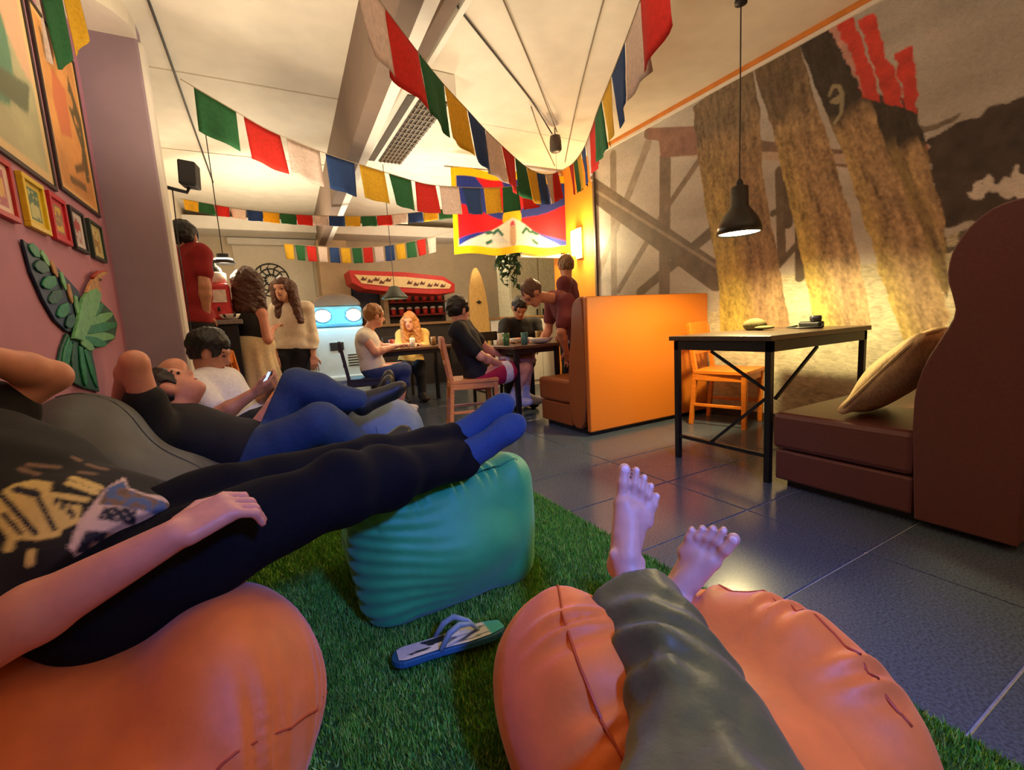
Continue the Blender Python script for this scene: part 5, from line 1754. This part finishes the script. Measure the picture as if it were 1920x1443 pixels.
wingL = [(2.339, 1.338), (2.449, 1.318), (2.632, 1.275), (2.842, 1.199), (2.883, 1.116), (2.826, 1.064), (2.738, 1.001), (2.603, 1.007), (2.497, 1.052), (2.419, 1.130), (2.361, 1.223)]
wingR = [(2.868, 1.115), (3.141, 1.179), (3.346, 1.126), (3.411, 1.060), (3.306, 0.977), (3.110, 0.941), (2.877, 0.926), (2.707, 0.942), (2.655, 0.989), (2.757, 1.037)]
tail = [(2.600, 1.000), (2.714, 0.954), (2.877, 0.926), (2.881, 0.837), (2.879, 0.720), (2.677, 0.758), (2.505, 0.810), (2.452, 0.883), (2.515, 0.945)]
bodyp = [(2.822, 1.161), (2.932, 1.207), (3.053, 1.231), (3.121, 1.205), (3.025, 1.123), (2.864, 1.040), (2.720, 0.966), (2.612, 0.977), (2.697, 1.047)]
headp = [(2.897, 1.196), (2.985, 1.250), (3.090, 1.298), (3.251, 1.340), (3.344, 1.340), (3.214, 1.307), (3.124, 1.270), (3.132, 1.225), (3.011, 1.185)]
plate('wing', wingL, m_b4, XN + .004, .010, bd)
plate('wing', wingR, m_b2, XN + .004, .010, bd)
plate('tail', tail, m_b2, XN + .004, .010, bd)
plate('torso', bodyp, m_b3, XN + .016, .016, bd)
plate('head', headp, m_b5, XN + .016, .014, bd)
b = MB(); b.tube([(XN + .025,) + q for q in [(3.032, 1.281), (3.153, 1.322), (3.310, 1.347)]], [.010, .008, .003], 6); b.build('beak', m_b6, bd, smooth=True)
b = MB(); b.lathe([(.001, -.005), (.007, 0), (.001, .005)], (XN + .034, 0, 0), 8)
ey = [(3.130, 1.281)][0]
b = MB(); b.add([(XN + .034, ey[0] - .008, ey[1] - .008), (XN + .034, ey[0] + .008, ey[1] - .008), (XN + .034, ey[0] + .008, ey[1] + .008), (XN + .034, ey[0] - .008, ey[1] + .008), (XN + .04, ey[0], ey[1])], [(0, 1, 4), (1, 2, 4), (2, 3, 4), (3, 0, 4), (3, 2, 1, 0)]); b.build('eye', m_eye, bd)


def feathers(base, tips, w0, mats, x0, th=.008):
    base = [np.array(q) for q in base]; tips = [np.array(q) for q in tips]
    for i, (a, b_) in enumerate(zip(base, tips)):
        d_ = b_ - a; L_ = np.hypot(*d_); d_ = d_ / L_; n_2 = np.array((-d_[1], d_[0]))
        pl_ = [a - n_2 * w0 * .5, a + d_ * L_ * .55 - n_2 * w0 * .75, a + d_ * L_ * .9 - n_2 * w0 * .4, b_, a + d_ * L_ * .9 + n_2 * w0 * .4, a + d_ * L_ * .55 + n_2 * w0 * .75, a + n_2 * w0 * .5]
        plate('feather', [tuple(q) for q in pl_], mats[i % len(mats)], x0 + .0016 * (i % 3), th, bd)


feathers([(2.452, 1.305), (2.510, 1.262), (2.560, 1.216), (2.608, 1.167), (2.657, 1.115), (2.697, 1.071)], [(2.368, 1.316), (2.379, 1.245), (2.414, 1.180), (2.454, 1.123), (2.511, 1.070), (2.579, 1.028)], .035, [m_b1, m_b2], XN + .012)
feathers([(2.465, 1.313), (2.542, 1.288), (2.623, 1.256), (2.696, 1.215), (2.759, 1.168), (2.796, 1.111)], [(2.523, 1.268), (2.583, 1.229), (2.643, 1.181), (2.701, 1.129), (2.740, 1.079), (2.768, 1.033)], .028, [m_b3, m_b5], XN + .015)
feathers([(2.834, 1.052), (2.825, 1.034), (2.814, 1.014), (2.789, 0.994), (2.752, 0.975), (2.720, 0.966)], [(3.183, 1.160), (3.330, 1.117), (3.378, 1.059), (3.291, 0.986), (3.113, 0.947), (2.885, 0.929)], .034, [m_b1, m_b3], XN + .012)
feathers([(2.607, 0.966), (2.650, 0.954), (2.707, 0.942), (2.768, 0.929)], [(2.474, 0.860), (2.558, 0.799), (2.679, 0.762), (2.843, 0.742)], .04, [m_b1, m_b2, m_b1], XN + .012)

# ------------------------------------------------------------------ ceiling fittings
t = thing('ceiling_air_unit', (1.25, 4.2, 2.6), 'white ceiling air conditioner with dark slatted grille beside the beam', 'air conditioner')
b = MB(); b.box((1.10, 3.42, 2.66), (1.52, 5.0, ZC - .002)); b.build('casing', m_white, t, bevel=.012)
b = MB(); b.box((1.16, 3.50, 2.653), (1.22, 4.92, 2.659)); b.build('slot', mat('vent_dark', (64, 52, 38), 0.7), t)
b = MB(); b.box((1.26, 3.50, 2.653), (1.49, 4.92, 2.659)); b.build('grille_recess', mat('vent_dark'), t)
m_slat = mat('vent_slat', (104, 88, 66), 0.6)
for i in range(6):
    x = 1.275 + i * .038
    b = MB(); b.box((x, 3.50, 2.645), (x + .012, 4.92, 2.653)); b.build('slat', m_slat, t)
for i in range(15):
    y = 3.56 + i * .094
    b = MB(); b.box((1.262, y, 2.642), (1.488, y + .012, 2.645)); b.build('crossbar', m_slat, t)
b = MB(); b.box((1.14, YF, ZC - .05), (1.22, 3.42, ZC - .002)); b.build('cable_trunking', m_beam, t)
b = MB(); b.box((1.26, YF, ZC - .03), (1.30, 3.42, ZC - .002)); b.build('cable_trunking', m_white, t)


def cable(label, ctrl, r_=.005, m=None):
    b_ = MB(); b_.tube(catmull(ctrl, 8), r_, 6)
    o = b_.build('cable', m or m_dark, smooth=True)
    return tag(o, label, 'cable', 'cables under the ceiling')


zc = ZC - .012
cable('dark cable from the top of the picture to the hanging speaker', [(0.84, 2.1, zc), (0.93, 2.43, zc), (1.22, 2.69, zc), (1.75, 3.12, zc), (2.3, 3.57, zc), (2.74, 3.93, zc - .06)], .007)
cable('thin grey cable right of the dark one, ending at the hanging speaker', [(1.05, 2.12, zc), (1.49, 2.57, zc), (2.1, 3.2, zc), (2.78, 3.9, zc - .05)], .005, mat('grey_cable', (120, 104, 80), 0.6))
cable('thin cable crossing the ceiling towards the orange wall', [(1.7, 1.70, zc), (2.04, 2.33, zc), (2.55, 3.22, zc), (3.05, 4.05, zc), (3.45, 4.7, zc)], .005, mat('grey_cable'))
cable('cable branching from the dark one to the far corner', [(2.3, 3.6, zc - .02), (2.8, 4.2, zc), (3.4, 4.85, zc)], .005, mat('grey_cable'))
cable('dark cable along the ceiling above the niche corner', [(-0.36, 2.9, zc), (-0.33, 3.36, zc), (-0.31, 5.0, zc), (-0.29, 6.7, zc)], .007)
t = thing('hanging_speaker', (2.79, 3.95, 2.55), 'small dark speaker hanging from the ceiling cables', 'speaker')
b = MB(); b.lathe([(.02, .16), (.05, .15), (.058, .10), (.06, .02), (.045, 0), (.01, 0)], (2.79, 3.95, 2.60), 20); b.build('housing', mat('brown_grey_plastic', (74, 62, 52), .5), t, smooth=True)
b = MB(); b.tube([(2.79, 3.95, 2.75), (2.79, 3.95, ZC)], .006, 6); b.build('stem', m_dark, t)
b = MB(); b.tube([(2.79, 3.95, 2.60), (2.79, 3.95, 2.40)], .002, 5); b.build('pull_cord', mat('grey_cable'), t)
# wall speaker on the pillar edge
t = thing('wall_speaker', (-0.33, 3.95, 2.0), 'black speaker on a bracket at the pillar edge', 'speaker')
sc_ = np.array((-0.312, 3.900, 2.065))
b = MB(); b.prism([(-.055, -.075), (.045, -.085), (.055, .075), (-.045, .085)], sc_ - np.array((0, .06, 0)), (1, 0, 0), (0, 0, 1), (.02, .12, 0)); b.build('cabinet', m_dark, t, bevel=.01)
b = MB(); b.prism([(-.045, -.062), (.036, -.07), (.044, .062), (-.036, .07)], sc_ - np.array((0, .066, 0)), (1, 0, 0), (0, 0, 1), (0, .006, 0)); b.build('grille', mat('speaker_grille', (44, 42, 42), .8, 200, .3, .4), t)
b = MB(); b.tube([sc_ + np.array((0, .02, -.07)), sc_ + np.array((-.02, .02, -.11)), (XL + .01, 3.85, sc_[2] - .105)], .012, 8); b.build('bracket', m_dark, t, smooth=True)
b = MB(); b.tube([(XL + .03, 3.9, sc_[2] - .1), (XL + .026, 3.8, 1.5), (XL + .026, 3.8, .9)], .004, 6); b.build('cable', m_dark, t)

# ------------------------------------------------------------------ the bar at the back
m_red = mat('red_paint', (190, 36, 28), .5, 20, .12, .05); m_crm = mat('cream_paint', (226, 196, 142), .6, 20, .08, .05)
t = thing('bar_canopy', (2.1, 7.2, 1.5), 'red and cream painted canopy over the bar', 'canopy')
can = [(1.254, 1.860), (2.104, 1.831), (2.739, 1.763), (2.927, 1.640), (2.915, 1.501), (2.604, 1.472), (1.906, 1.520), (1.457, 1.576), (1.280, 1.673)]
b = MB(); b.prism(can, (0, 7.2, 0), (1, 0, 0), (0, 0, 1), (0, .5, 0)); b.build('fascia', m_red, t, bevel=.01)
band = [(1.323, 1.790), (2.098, 1.756), (2.715, 1.694), (2.859, 1.624), (2.816, 1.563), (2.431, 1.569), (1.832, 1.611), (1.419, 1.664)]
b = MB(); b.prism(band, (0, 7.185, 0), (1, 0, 0), (0, 0, 1), (0, .014, 0)); b.build('cream_band', m_crm, t)
# painted marks on the band
mk = [(1.453, 1.733), (1.544, 1.700), (1.642, 1.724), (1.719, 1.683), (1.820, 1.715), (2.153, 1.671), (2.254, 1.645), (2.361, 1.661), (2.483, 1.626), (2.592, 1.633), (2.701, 1.615)]
for i, (x, z) in enumerate(mk):
    b = MB(); b.prism([(-.05, -.025), (-.01, .03), (.02, -.005), (.055, .03), (.03, -.03)], (x, 7.178, z), (1, 0, 0), (0, 0, 1), (0, .006, 0)); b.build('painted_mark', mat('dark_red_paint', (96, 44, 30), .6), t)
t = thing('bar_unit', (2.3, 7.9, 0), 'dark back bar with bottles behind the cafe table', 'bar')
b = MB(); b.box((1.42, 8.2, .9), (3.1, 8.45, 1.72)); b.build('back_board', mat('dark_bar_wood', (44, 34, 34), .5, 12, .2, .05), t)
b = MB(); b.box((1.42, 7.4, 0), (3.1, 7.9, 1.0)); b.build('counter_body', mat('dark_bar_wood'), t)
b = MB(); b.box((1.38, 7.35, 1.0), (3.14, 7.95, 1.04)); b.build('counter_top', mat('bar_top_wood', (150, 112, 72), .4, 12, .2, .05, stretch=(6, 1, 1)), t)
for z in (1.17, 1.40):
    b = MB(); b.box((2.0, 7.98, z), (3.05, 8.2, z + .025)); b.build('shelf', mat('red_shelf', (140, 40, 30), .5), t)
b = MB(); b.box((1.9, 7.95, 1.04), (1.98, 8.2, 1.72)); b.build('upright', mat('tan_column_paint'), t)
b = MB(); b.box((1.44, 8.15, 1.18), (1.86, 8.2, 1.66)); b.build('chalk_panel', mat('navy_panel', (28, 38, 62), .4), t)


def lathe_thing(name, label, cat, group, c, prof_, m, extra=None):
    t_ = thing(name, c, label, cat, group)
    b_ = MB(); b_.lathe(prof_, c, 14); b_.build('vessel', m, t_, smooth=True)
    if extra:
        for nm, pf, mm in extra:
            b_ = MB(); b_.lathe(pf, c, 14); b_.build(nm, mm, t_, smooth=True)
    return t_


m_wc = mat('white_ceramic', (234, 226, 214), .3)
for r_i, z in enumerate((1.195, 1.425)):
    nn = 7
    for i in range(nn):
        c_ = (2.08 + i * .145, 8.06, z)
        lathe_thing('cup', ('red cup with white lid on the lower bar shelf', 'red cup with white lid on the upper bar shelf')[r_i], 'cup', ('cups on the lower bar shelf', 'cups on the upper bar shelf')[r_i],
                    c_, [(.034, 0), (.042, .01), (.048, .10), (.044, .10), (.030, .012)], m_red, [('lid', [(.049, .10), (.05, .115), (.03, .135), (.008, .14)], m_wc)])
for i in range(4):
    c_ = (1.50 + i * .1, 8.1, 1.04)
    cc_ = [(60, 90, 50), (120, 70, 30), (200, 190, 170), (40, 50, 90)][i]
    lathe_thing('bottle', ['green glass bottle at the left end of the bar', 'amber glass bottle beside the green one on the bar', 'clear glass bottle third from the left on the bar', 'blue glass bottle nearest the bar upright'][i], 'bottle', 'bottles on the bar', c_,
                [(.03, 0), (.036, .01), (.036, .16), (.016, .21), (.014, .27), (.010, .27)], mat('bottle_%d' % i, cc_, .12), [('cap', [(.015, .262), (.016, .285), (.004, .29)], m_red)])


def small_pendant(label, c, r_, m_sh):
    t_ = thing('pendant_lamp', c, label, 'lamp', 'pendant lamps')
    b_ = MB(); b_.lathe([(.02, r_ * 1.0), (.05, r_ * .95), (r_ * .55, r_ * .6), (r_, .02), (r_, 0), (r_ - .008, .0), (r_ * .5, r_ * .5)], c, 24, cap=False); b_.build('lamp_shade', m_sh, t_, smooth=True)
    b_ = MB(); b_.lathe([(.001, .02), (r_ * .82, .025), (r_ * .82, .045), (.001, .05)], c, 20); b_.build('bulb', mat('glowing_lamp_glass'), t_, smooth=True)
    b_ = MB(); b_.tube([(c[0], c[1], c[2] + r_ * .95), (c[0], c[1], ZC)], .004, 6); b_.build('cord', m_dark, t_)
    lamp('pendant_light', 'POINT', (c[0], c[1], c[2] - .05), 5, WARM, .06)
    return t_


small_pendant('dark green pendant lamp over the far cafe table', (1.442, 5.450, 1.302), .15, mat('green_enamel', (40, 46, 34), .5))
small_pendant('dark pendant lamp over the left counter', (-0.22, 4.95, 1.62), .09, m_dark)

# van-front counter with two round headlights
vx0, vx1 = 0.60, 1.22
t = thing('van_front_bar', (0.91, 6.4, 0), 'light blue van-front counter with two glowing round headlights', 'counter')
m_vb = mat('light_blue_paint', (112, 180, 214), .35, 10, .06, .03); m_vw = mat('pale_blue_white_paint', (196, 212, 220), .4, 10, .05, .03)
b = MB(); b.box((vx0 - .02, 6.35, 0), (vx1 + .02, 6.8, 1.02)); b.build('lower_body', m_vw, t, bevel=.04)
b = MB(); b.box((vx0, 6.33, 1.02), (vx1, 6.8, 1.29)); b.build('light_panel', m_vb, t, bevel=.04)
dome = [(vx0 + .0, 1.29)] + [(0.91 + .31 * math.cos(a_), 1.29 + .17 * math.sin(a_)) for a_ in np.linspace(math.pi, 0, 13)]
b = MB(); b.prism(dome, (0, 6.36, 0), (1, 0, 0), (0, 0, 1), (0, .42, 0)); b.build('roof', mat('brown_dome', (110, 82, 60), .5, 12, .1, .05), t, bevel=.02)
m_hl = mat('headlight_glass', (220, 245, 255), .2, emit=(150, 225, 255), estr=9.0, bump=0)
for x in (0.72, 1.10):
    pts_ = [(.088 * math.cos(a_), .07 * math.sin(a_)) for a_ in np.linspace(0, 2 * math.pi, 24, endpoint=False)]
    b = MB(); b.prism(pts_, (x, 6.30, 1.165), (1, 0, 0), (0, 0, 1), (0, .04, 0)); hl_ = b.build('headlight', m_hl, t, bevel=.008)
    b = MB(); b.tube([(x + .095 * math.cos(a_), 6.315, 1.165 + .077 * math.sin(a_)) for a_ in np.linspace(0, 2 * math.pi, 25)], .01, 6); b.build('chrome_ring', mat('chrome', (200, 210, 214), .2, metal=1), hl_, smooth=True)
    lamp('headlight_glow', 'POINT', (x, 6.18, 1.15), 3.2, (0.25, 0.75, 1.0), .05)
b = MB(); b.box((0.77, 6.335, .72), (0.94, 6.35, .82)); b.build('plate', m_dark, t)
b = MB(); b.box((vx0 - .03, 6.30, .30), (vx1 + .03, 6.36, .38)); b.build('bumper', m_vw, t, bevel=.02)
for i in range(5):
    z = .50 + i * .035
    b = MB(); b.box((0.98, 6.342, z), (1.18, 6.35, z + .012)); b.build('vent_slat', m_dark, t)

# surfboard
t = thing('surfboard', (3.28, 7.1, 0), 'pale wooden surfboard standing upright at the back', 'surfboard')
sb = smooth_poly([(-.03, .02), (-.13, .25), (-.17, .7), (-.18, 1.1), (-.15, 1.5), (-.08, 1.8), (0, 1.92), (.08, 1.8), (.15, 1.5), (.18, 1.1), (.17, .7), (.13, .25), (.03, .02)], 2)
b = MB(); b.prism(sb, (3.27, 7.0, 0), (1, 0, .0), (0, .04, 1), (0, .06, 0)); b.build('board', mat('pale_board_wood', (206, 164, 96), .4, 12, .15, .04, stretch=(6, 6, 1)), t, bevel=.02)
b = MB(); b.box((3.266, 6.99, .1), (3.274, 7.0, .75)); b.build('stringer', mat('dark_stained_wood'), t)
b = MB(); b.prism([(-.05, 0), (0, .03), (.05, 0), (0, -.03)], (3.27, 7.035, 1.32), (1, 0, 0), (0, .04, 1), (0, .01, 0)); b.build('emblem', m_dark, t)

# hanging plant
t = thing('hanging_plant', (3.32, 6.0, 1.3), 'leafy green plant trailing from the ceiling near the surfboard', 'plant')
m_lf = mat('dark_leaf', (40, 70, 34), .5, 30, .3, .1)
b = MB(); b.lathe([(.05, 0), (.09, .04), (.10, .14), (.085, .14), (.04, .03)], (3.30, 6.0, 1.95), 16); b.build('pot', mat('pot_clay', (150, 120, 92), .7), t, smooth=True)
b = MB()
for a_ in (0, 2.1, 4.2):
    b.tube([(3.30 + .09 * math.cos(a_), 6.0 + .09 * math.sin(a_), 2.08), (3.30, 6.0, 2.5)], .003, 4)
b.tube([(3.30, 6.0, 2.5), (3.30, 6.0, ZC)], .004, 4); b.build('hanger', m_cord, t)
lf = None
for v_ in range(13):
    a_ = v_ * 2.399; L_ = random.uniform(.25, .60)
    base_ = np.array((3.30 + .07 * math.cos(a_), 6.0 + .07 * math.sin(a_), 2.05))
    tip_ = base_ + np.array((.06 * math.cos(a_), .06 * math.sin(a_), -L_))
    st_ = [base_, base_ * .6 + tip_ * .4 + np.array((.05 * math.cos(a_), .05 * math.sin(a_), .05)), tip_]
    b = MB(); b.tube(st_, .004, 4); stem_ = b.build('vine', m_lf, t)
    for q in range(9):
        p = np.array(st_[0]) * (1 - q / 8) + tip_ * (q / 8) + np.array((.05 * math.cos(a_) * math.sin(q / 8 * 3.1), .05 * math.sin(a_) * math.sin(q / 8 * 3.1), .02))
        if lf is None:
            b = MB(); b.add([(0, 0, 0), (.025, .03, .008), (.0, .09, -.005), (-.025, .03, .008), (0, .03, -.004)], [(0, 1, 4), (1, 2, 4), (2, 3, 4), (3, 0, 4)])
            lf = b.build('leaf', m_lf, stem_, local=True); o = lf
        else:
            o = lf.copy(); col.objects.link(o); o.parent = stem_
        o.location = tuple(p - ORG[t.name])
        o.rotation_euler = (random.uniform(-1.2, .3), random.uniform(-.6, .6), random.uniform(0, 6.28)); s_ = random.uniform(1.2, 1.9); o.scale = (s_, s_, s_)

# cream cabinet with doors at the right rear
t = thing('cabinet', (4.1, 6.7, 0), 'tall cream cabinet with doors at the back right', 'cabinet')
b = MB(); b.box((3.62, 6.6, 0), (4.75, 7.0, 2.08)); b.build('body', mat('cream_cabinet_paint', (206, 204, 176), .6), t, bevel=.006)
for x in (3.64, 4.20):
    b = MB(); b.box((x, 6.575, .06), (x + .53, 6.598, 2.04)); d_ = b.build('door', mat('cream_cabinet_paint'), t, bevel=.004)
    b = MB(); b.box((x + (.47 if x < 4 else .03), 6.56, 1.0), (x + (.49 if x < 4 else .05), 6.575, 1.15)); b.build('handle', m_dark, d_)
t = thing('low_cabinet', (3.5, 5.9, 0), 'low white sideboard behind the seated man in black', 'cabinet')
b = MB(); b.box((3.0, 5.75, 0), (4.3, 6.1, 1.0)); b.build('body', m_white, t, bevel=.006)
for x in (3.02, 3.66):
    b = MB(); b.box((x, 5.73, .08), (x + .62, 5.748, .94)); b.build('door', m_white, t, bevel=.004)
b = MB(); b.box((2.98, 5.72, 1.0), (4.32, 6.12, 1.03)); b.build('top', mat('bar_top_wood'), t)

# round lattice ornament and white board on the back wall
t = thing('round_wall_ornament', (0.25, 8.46, 1.6), 'round black lattice ornament on the cream back wall', 'wall ornament')
oc = np.array(((0.25), 8.48, 1.86))
m_ir = mat('dark_iron', (44, 46, 44), .5)
for r_ in (.26, .18, .09):
    b = MB(); b.tube([oc + np.array((r_ * math.cos(a_), 0, r_ * math.sin(a_))) for a_ in np.linspace(0, 2 * math.pi, 33)], .012, 6); b.build('ring', m_ir, t, smooth=True)
for i in range(12):
    a_ = i * math.pi / 6
    b = MB(); b.tube([oc + np.array((.06 * math.cos(a_), 0, .06 * math.sin(a_))), oc + np.array((.2 * math.cos(a_ + .2), 0, .2 * math.sin(a_ + .2))), oc + np.array((.26 * math.cos(a_), 0, .26 * math.sin(a_)))], .011, 5); b.build('scroll', m_ir, t, smooth=True)
t = thing('white_wall_board', (0.4, 8.47, 1.2), 'large white roller screen on the back wall', 'screen')
b = MB(); b.box((-0.30, 8.40, 2.40), (0.98, 8.49, 2.51)); b.build('roller_case', m_white, t, bevel=.02)
b = MB(); b.box((-0.24, 8.485, 1.0), (0.90, 8.492, 2.40)); b.build('screen_sheet', mat('screen_white', (236, 228, 210), .8, 20, .03, .02), t)

# ------------------------------------------------------------------ counter at the left with the machine on it
t = thing('bar_counter', (-0.3, 4.85, 0), 'black bar counter with grey top by the left wall', 'counter')
b = MB(); b.box((-0.70, 4.72, 0), (-0.17, 5.1, 1.07)); b.build('body', m_black, t, bevel=.006)
b = MB(); b.box((-0.70, 4.68, 1.07), (-0.13, 5.14, 1.11)); b.build('counter_top', mat('grey_stone_top', (140, 136, 132), .35, 60, .3, .02), t, bevel=.004)
t = thing('drinks_machine', (-0.30, 4.92, 1.11), 'red drinks machine with white lid on the left counter', 'machine')
b = MB(); b.box((-0.40, 4.84, 1.11), (-0.20, 5.06, 1.44)); b.build('body', mat('red_pink_plastic', (206, 60, 66), .4), t, bevel=.03)
b = MB(); b.box((-0.37, 4.83, 1.27), (-0.23, 4.842, 1.38)); b.build('front_panel', m_wc, t)
b = MB(); b.lathe([(.07, 0), (.085, .02), (.085, .09), (.07, .10)], (-0.30, 4.95, 1.44), 18); b.build('tank', m_wc, t, smooth=True)
b = MB(); b.lathe([(.06, 0), (.05, .04), (.02, .07), (.012, .09)], (-0.30, 4.95, 1.54), 14); b.build('lid', m_dark, t, smooth=True)
b = MB(); b.bar((-0.30, 4.83, 1.22), (-0.30, 4.80, 1.20), .02); b.build('tap', m_dark, t)
t = thing('patterned_tray', (-0.2, 4.76, 1.11), 'black and white patterned dish on the left counter', 'dish')
b = MB(); b.lathe([(.03, 0), (.06, .01), (.085, .045), (.08, .047), (.05, .015)], (-0.22, 4.77, 1.112), 18); b.build('dish', m_wc, t, smooth=True)
for i in range(6):
    a_ = i * math.pi / 3
    b = MB(); b.bar((-0.22 + .055 * math.cos(a_), 4.77 + .055 * math.sin(a_), 1.122), (-0.22 + .086 * math.cos(a_), 4.77 + .086 * math.sin(a_), 1.157), .02, .004); b.build('stripe', m_black, t)

# ------------------------------------------------------------------ things on the cafe tables
gl = lambda n_, c_: mat(n_, c_, .12)
for i, (x, y, col_, lb) in enumerate(((2.10, 3.95, (60, 110, 60), 'green glass on the food table near the magenta shorts'), (2.22, 3.80, (70, 120, 110), 'teal drinking glass in the middle of the food table'),
                                      (2.54, 4.05, (150, 120, 60), 'amber glass on the right of the food table'), (2.15, 4.16, (220, 210, 190), 'white cup at the far edge of the food table'))):
    lathe_thing('drinking_glass', lb, 'glass', 'glasses on the food table', (x, y, .72), [(.026, 0), (.03, .005), (.036, .12), (.032, .12), (.024, .01)], gl('glass_%d' % i, col_))
for i, (x, y, col_, lb) in enumerate(((2.42, 3.82, (206, 176, 110), 'shallow bowl of pale food on the food table'), (2.40, 4.18, (190, 90, 70), 'small reddish dish beside the seated man in black'))):
    t = thing('food_bowl', (x, y, .72), lb, 'bowl', 'bowls on the food table')
    b = MB(); b.lathe([(.05, 0), (.09, .012), (.125, .05), (.12, .052), (.08, .02)], (x, y, .722), 20); b.build('bowl', m_wc, t, smooth=True)
    blob('food', [ell((x, y, .755), (.10, .10, .022))], .006, mat('food_%d' % i, col_, .7, 60, .3, .4), t, fn=waves(60 + i, 5, 60, 140, .004))
for i, (x, y, col_, lb) in enumerate(((1.32, 5.32, (170, 60, 40), 'red cup in front of the blond man'), (1.62, 5.5, (206, 196, 180), 'white cup in front of the blonde person'), (1.86, 5.42, (120, 84, 50), 'brown glass at the right end of the far table'))):
    lathe_thing('drinking_glass', lb, 'glass', 'glasses on the far table', (x, y, .72), [(.026, 0), (.03, .005), (.036, .11), (.032, .11), (.024, .01)], gl('fglass_%d' % i, col_))
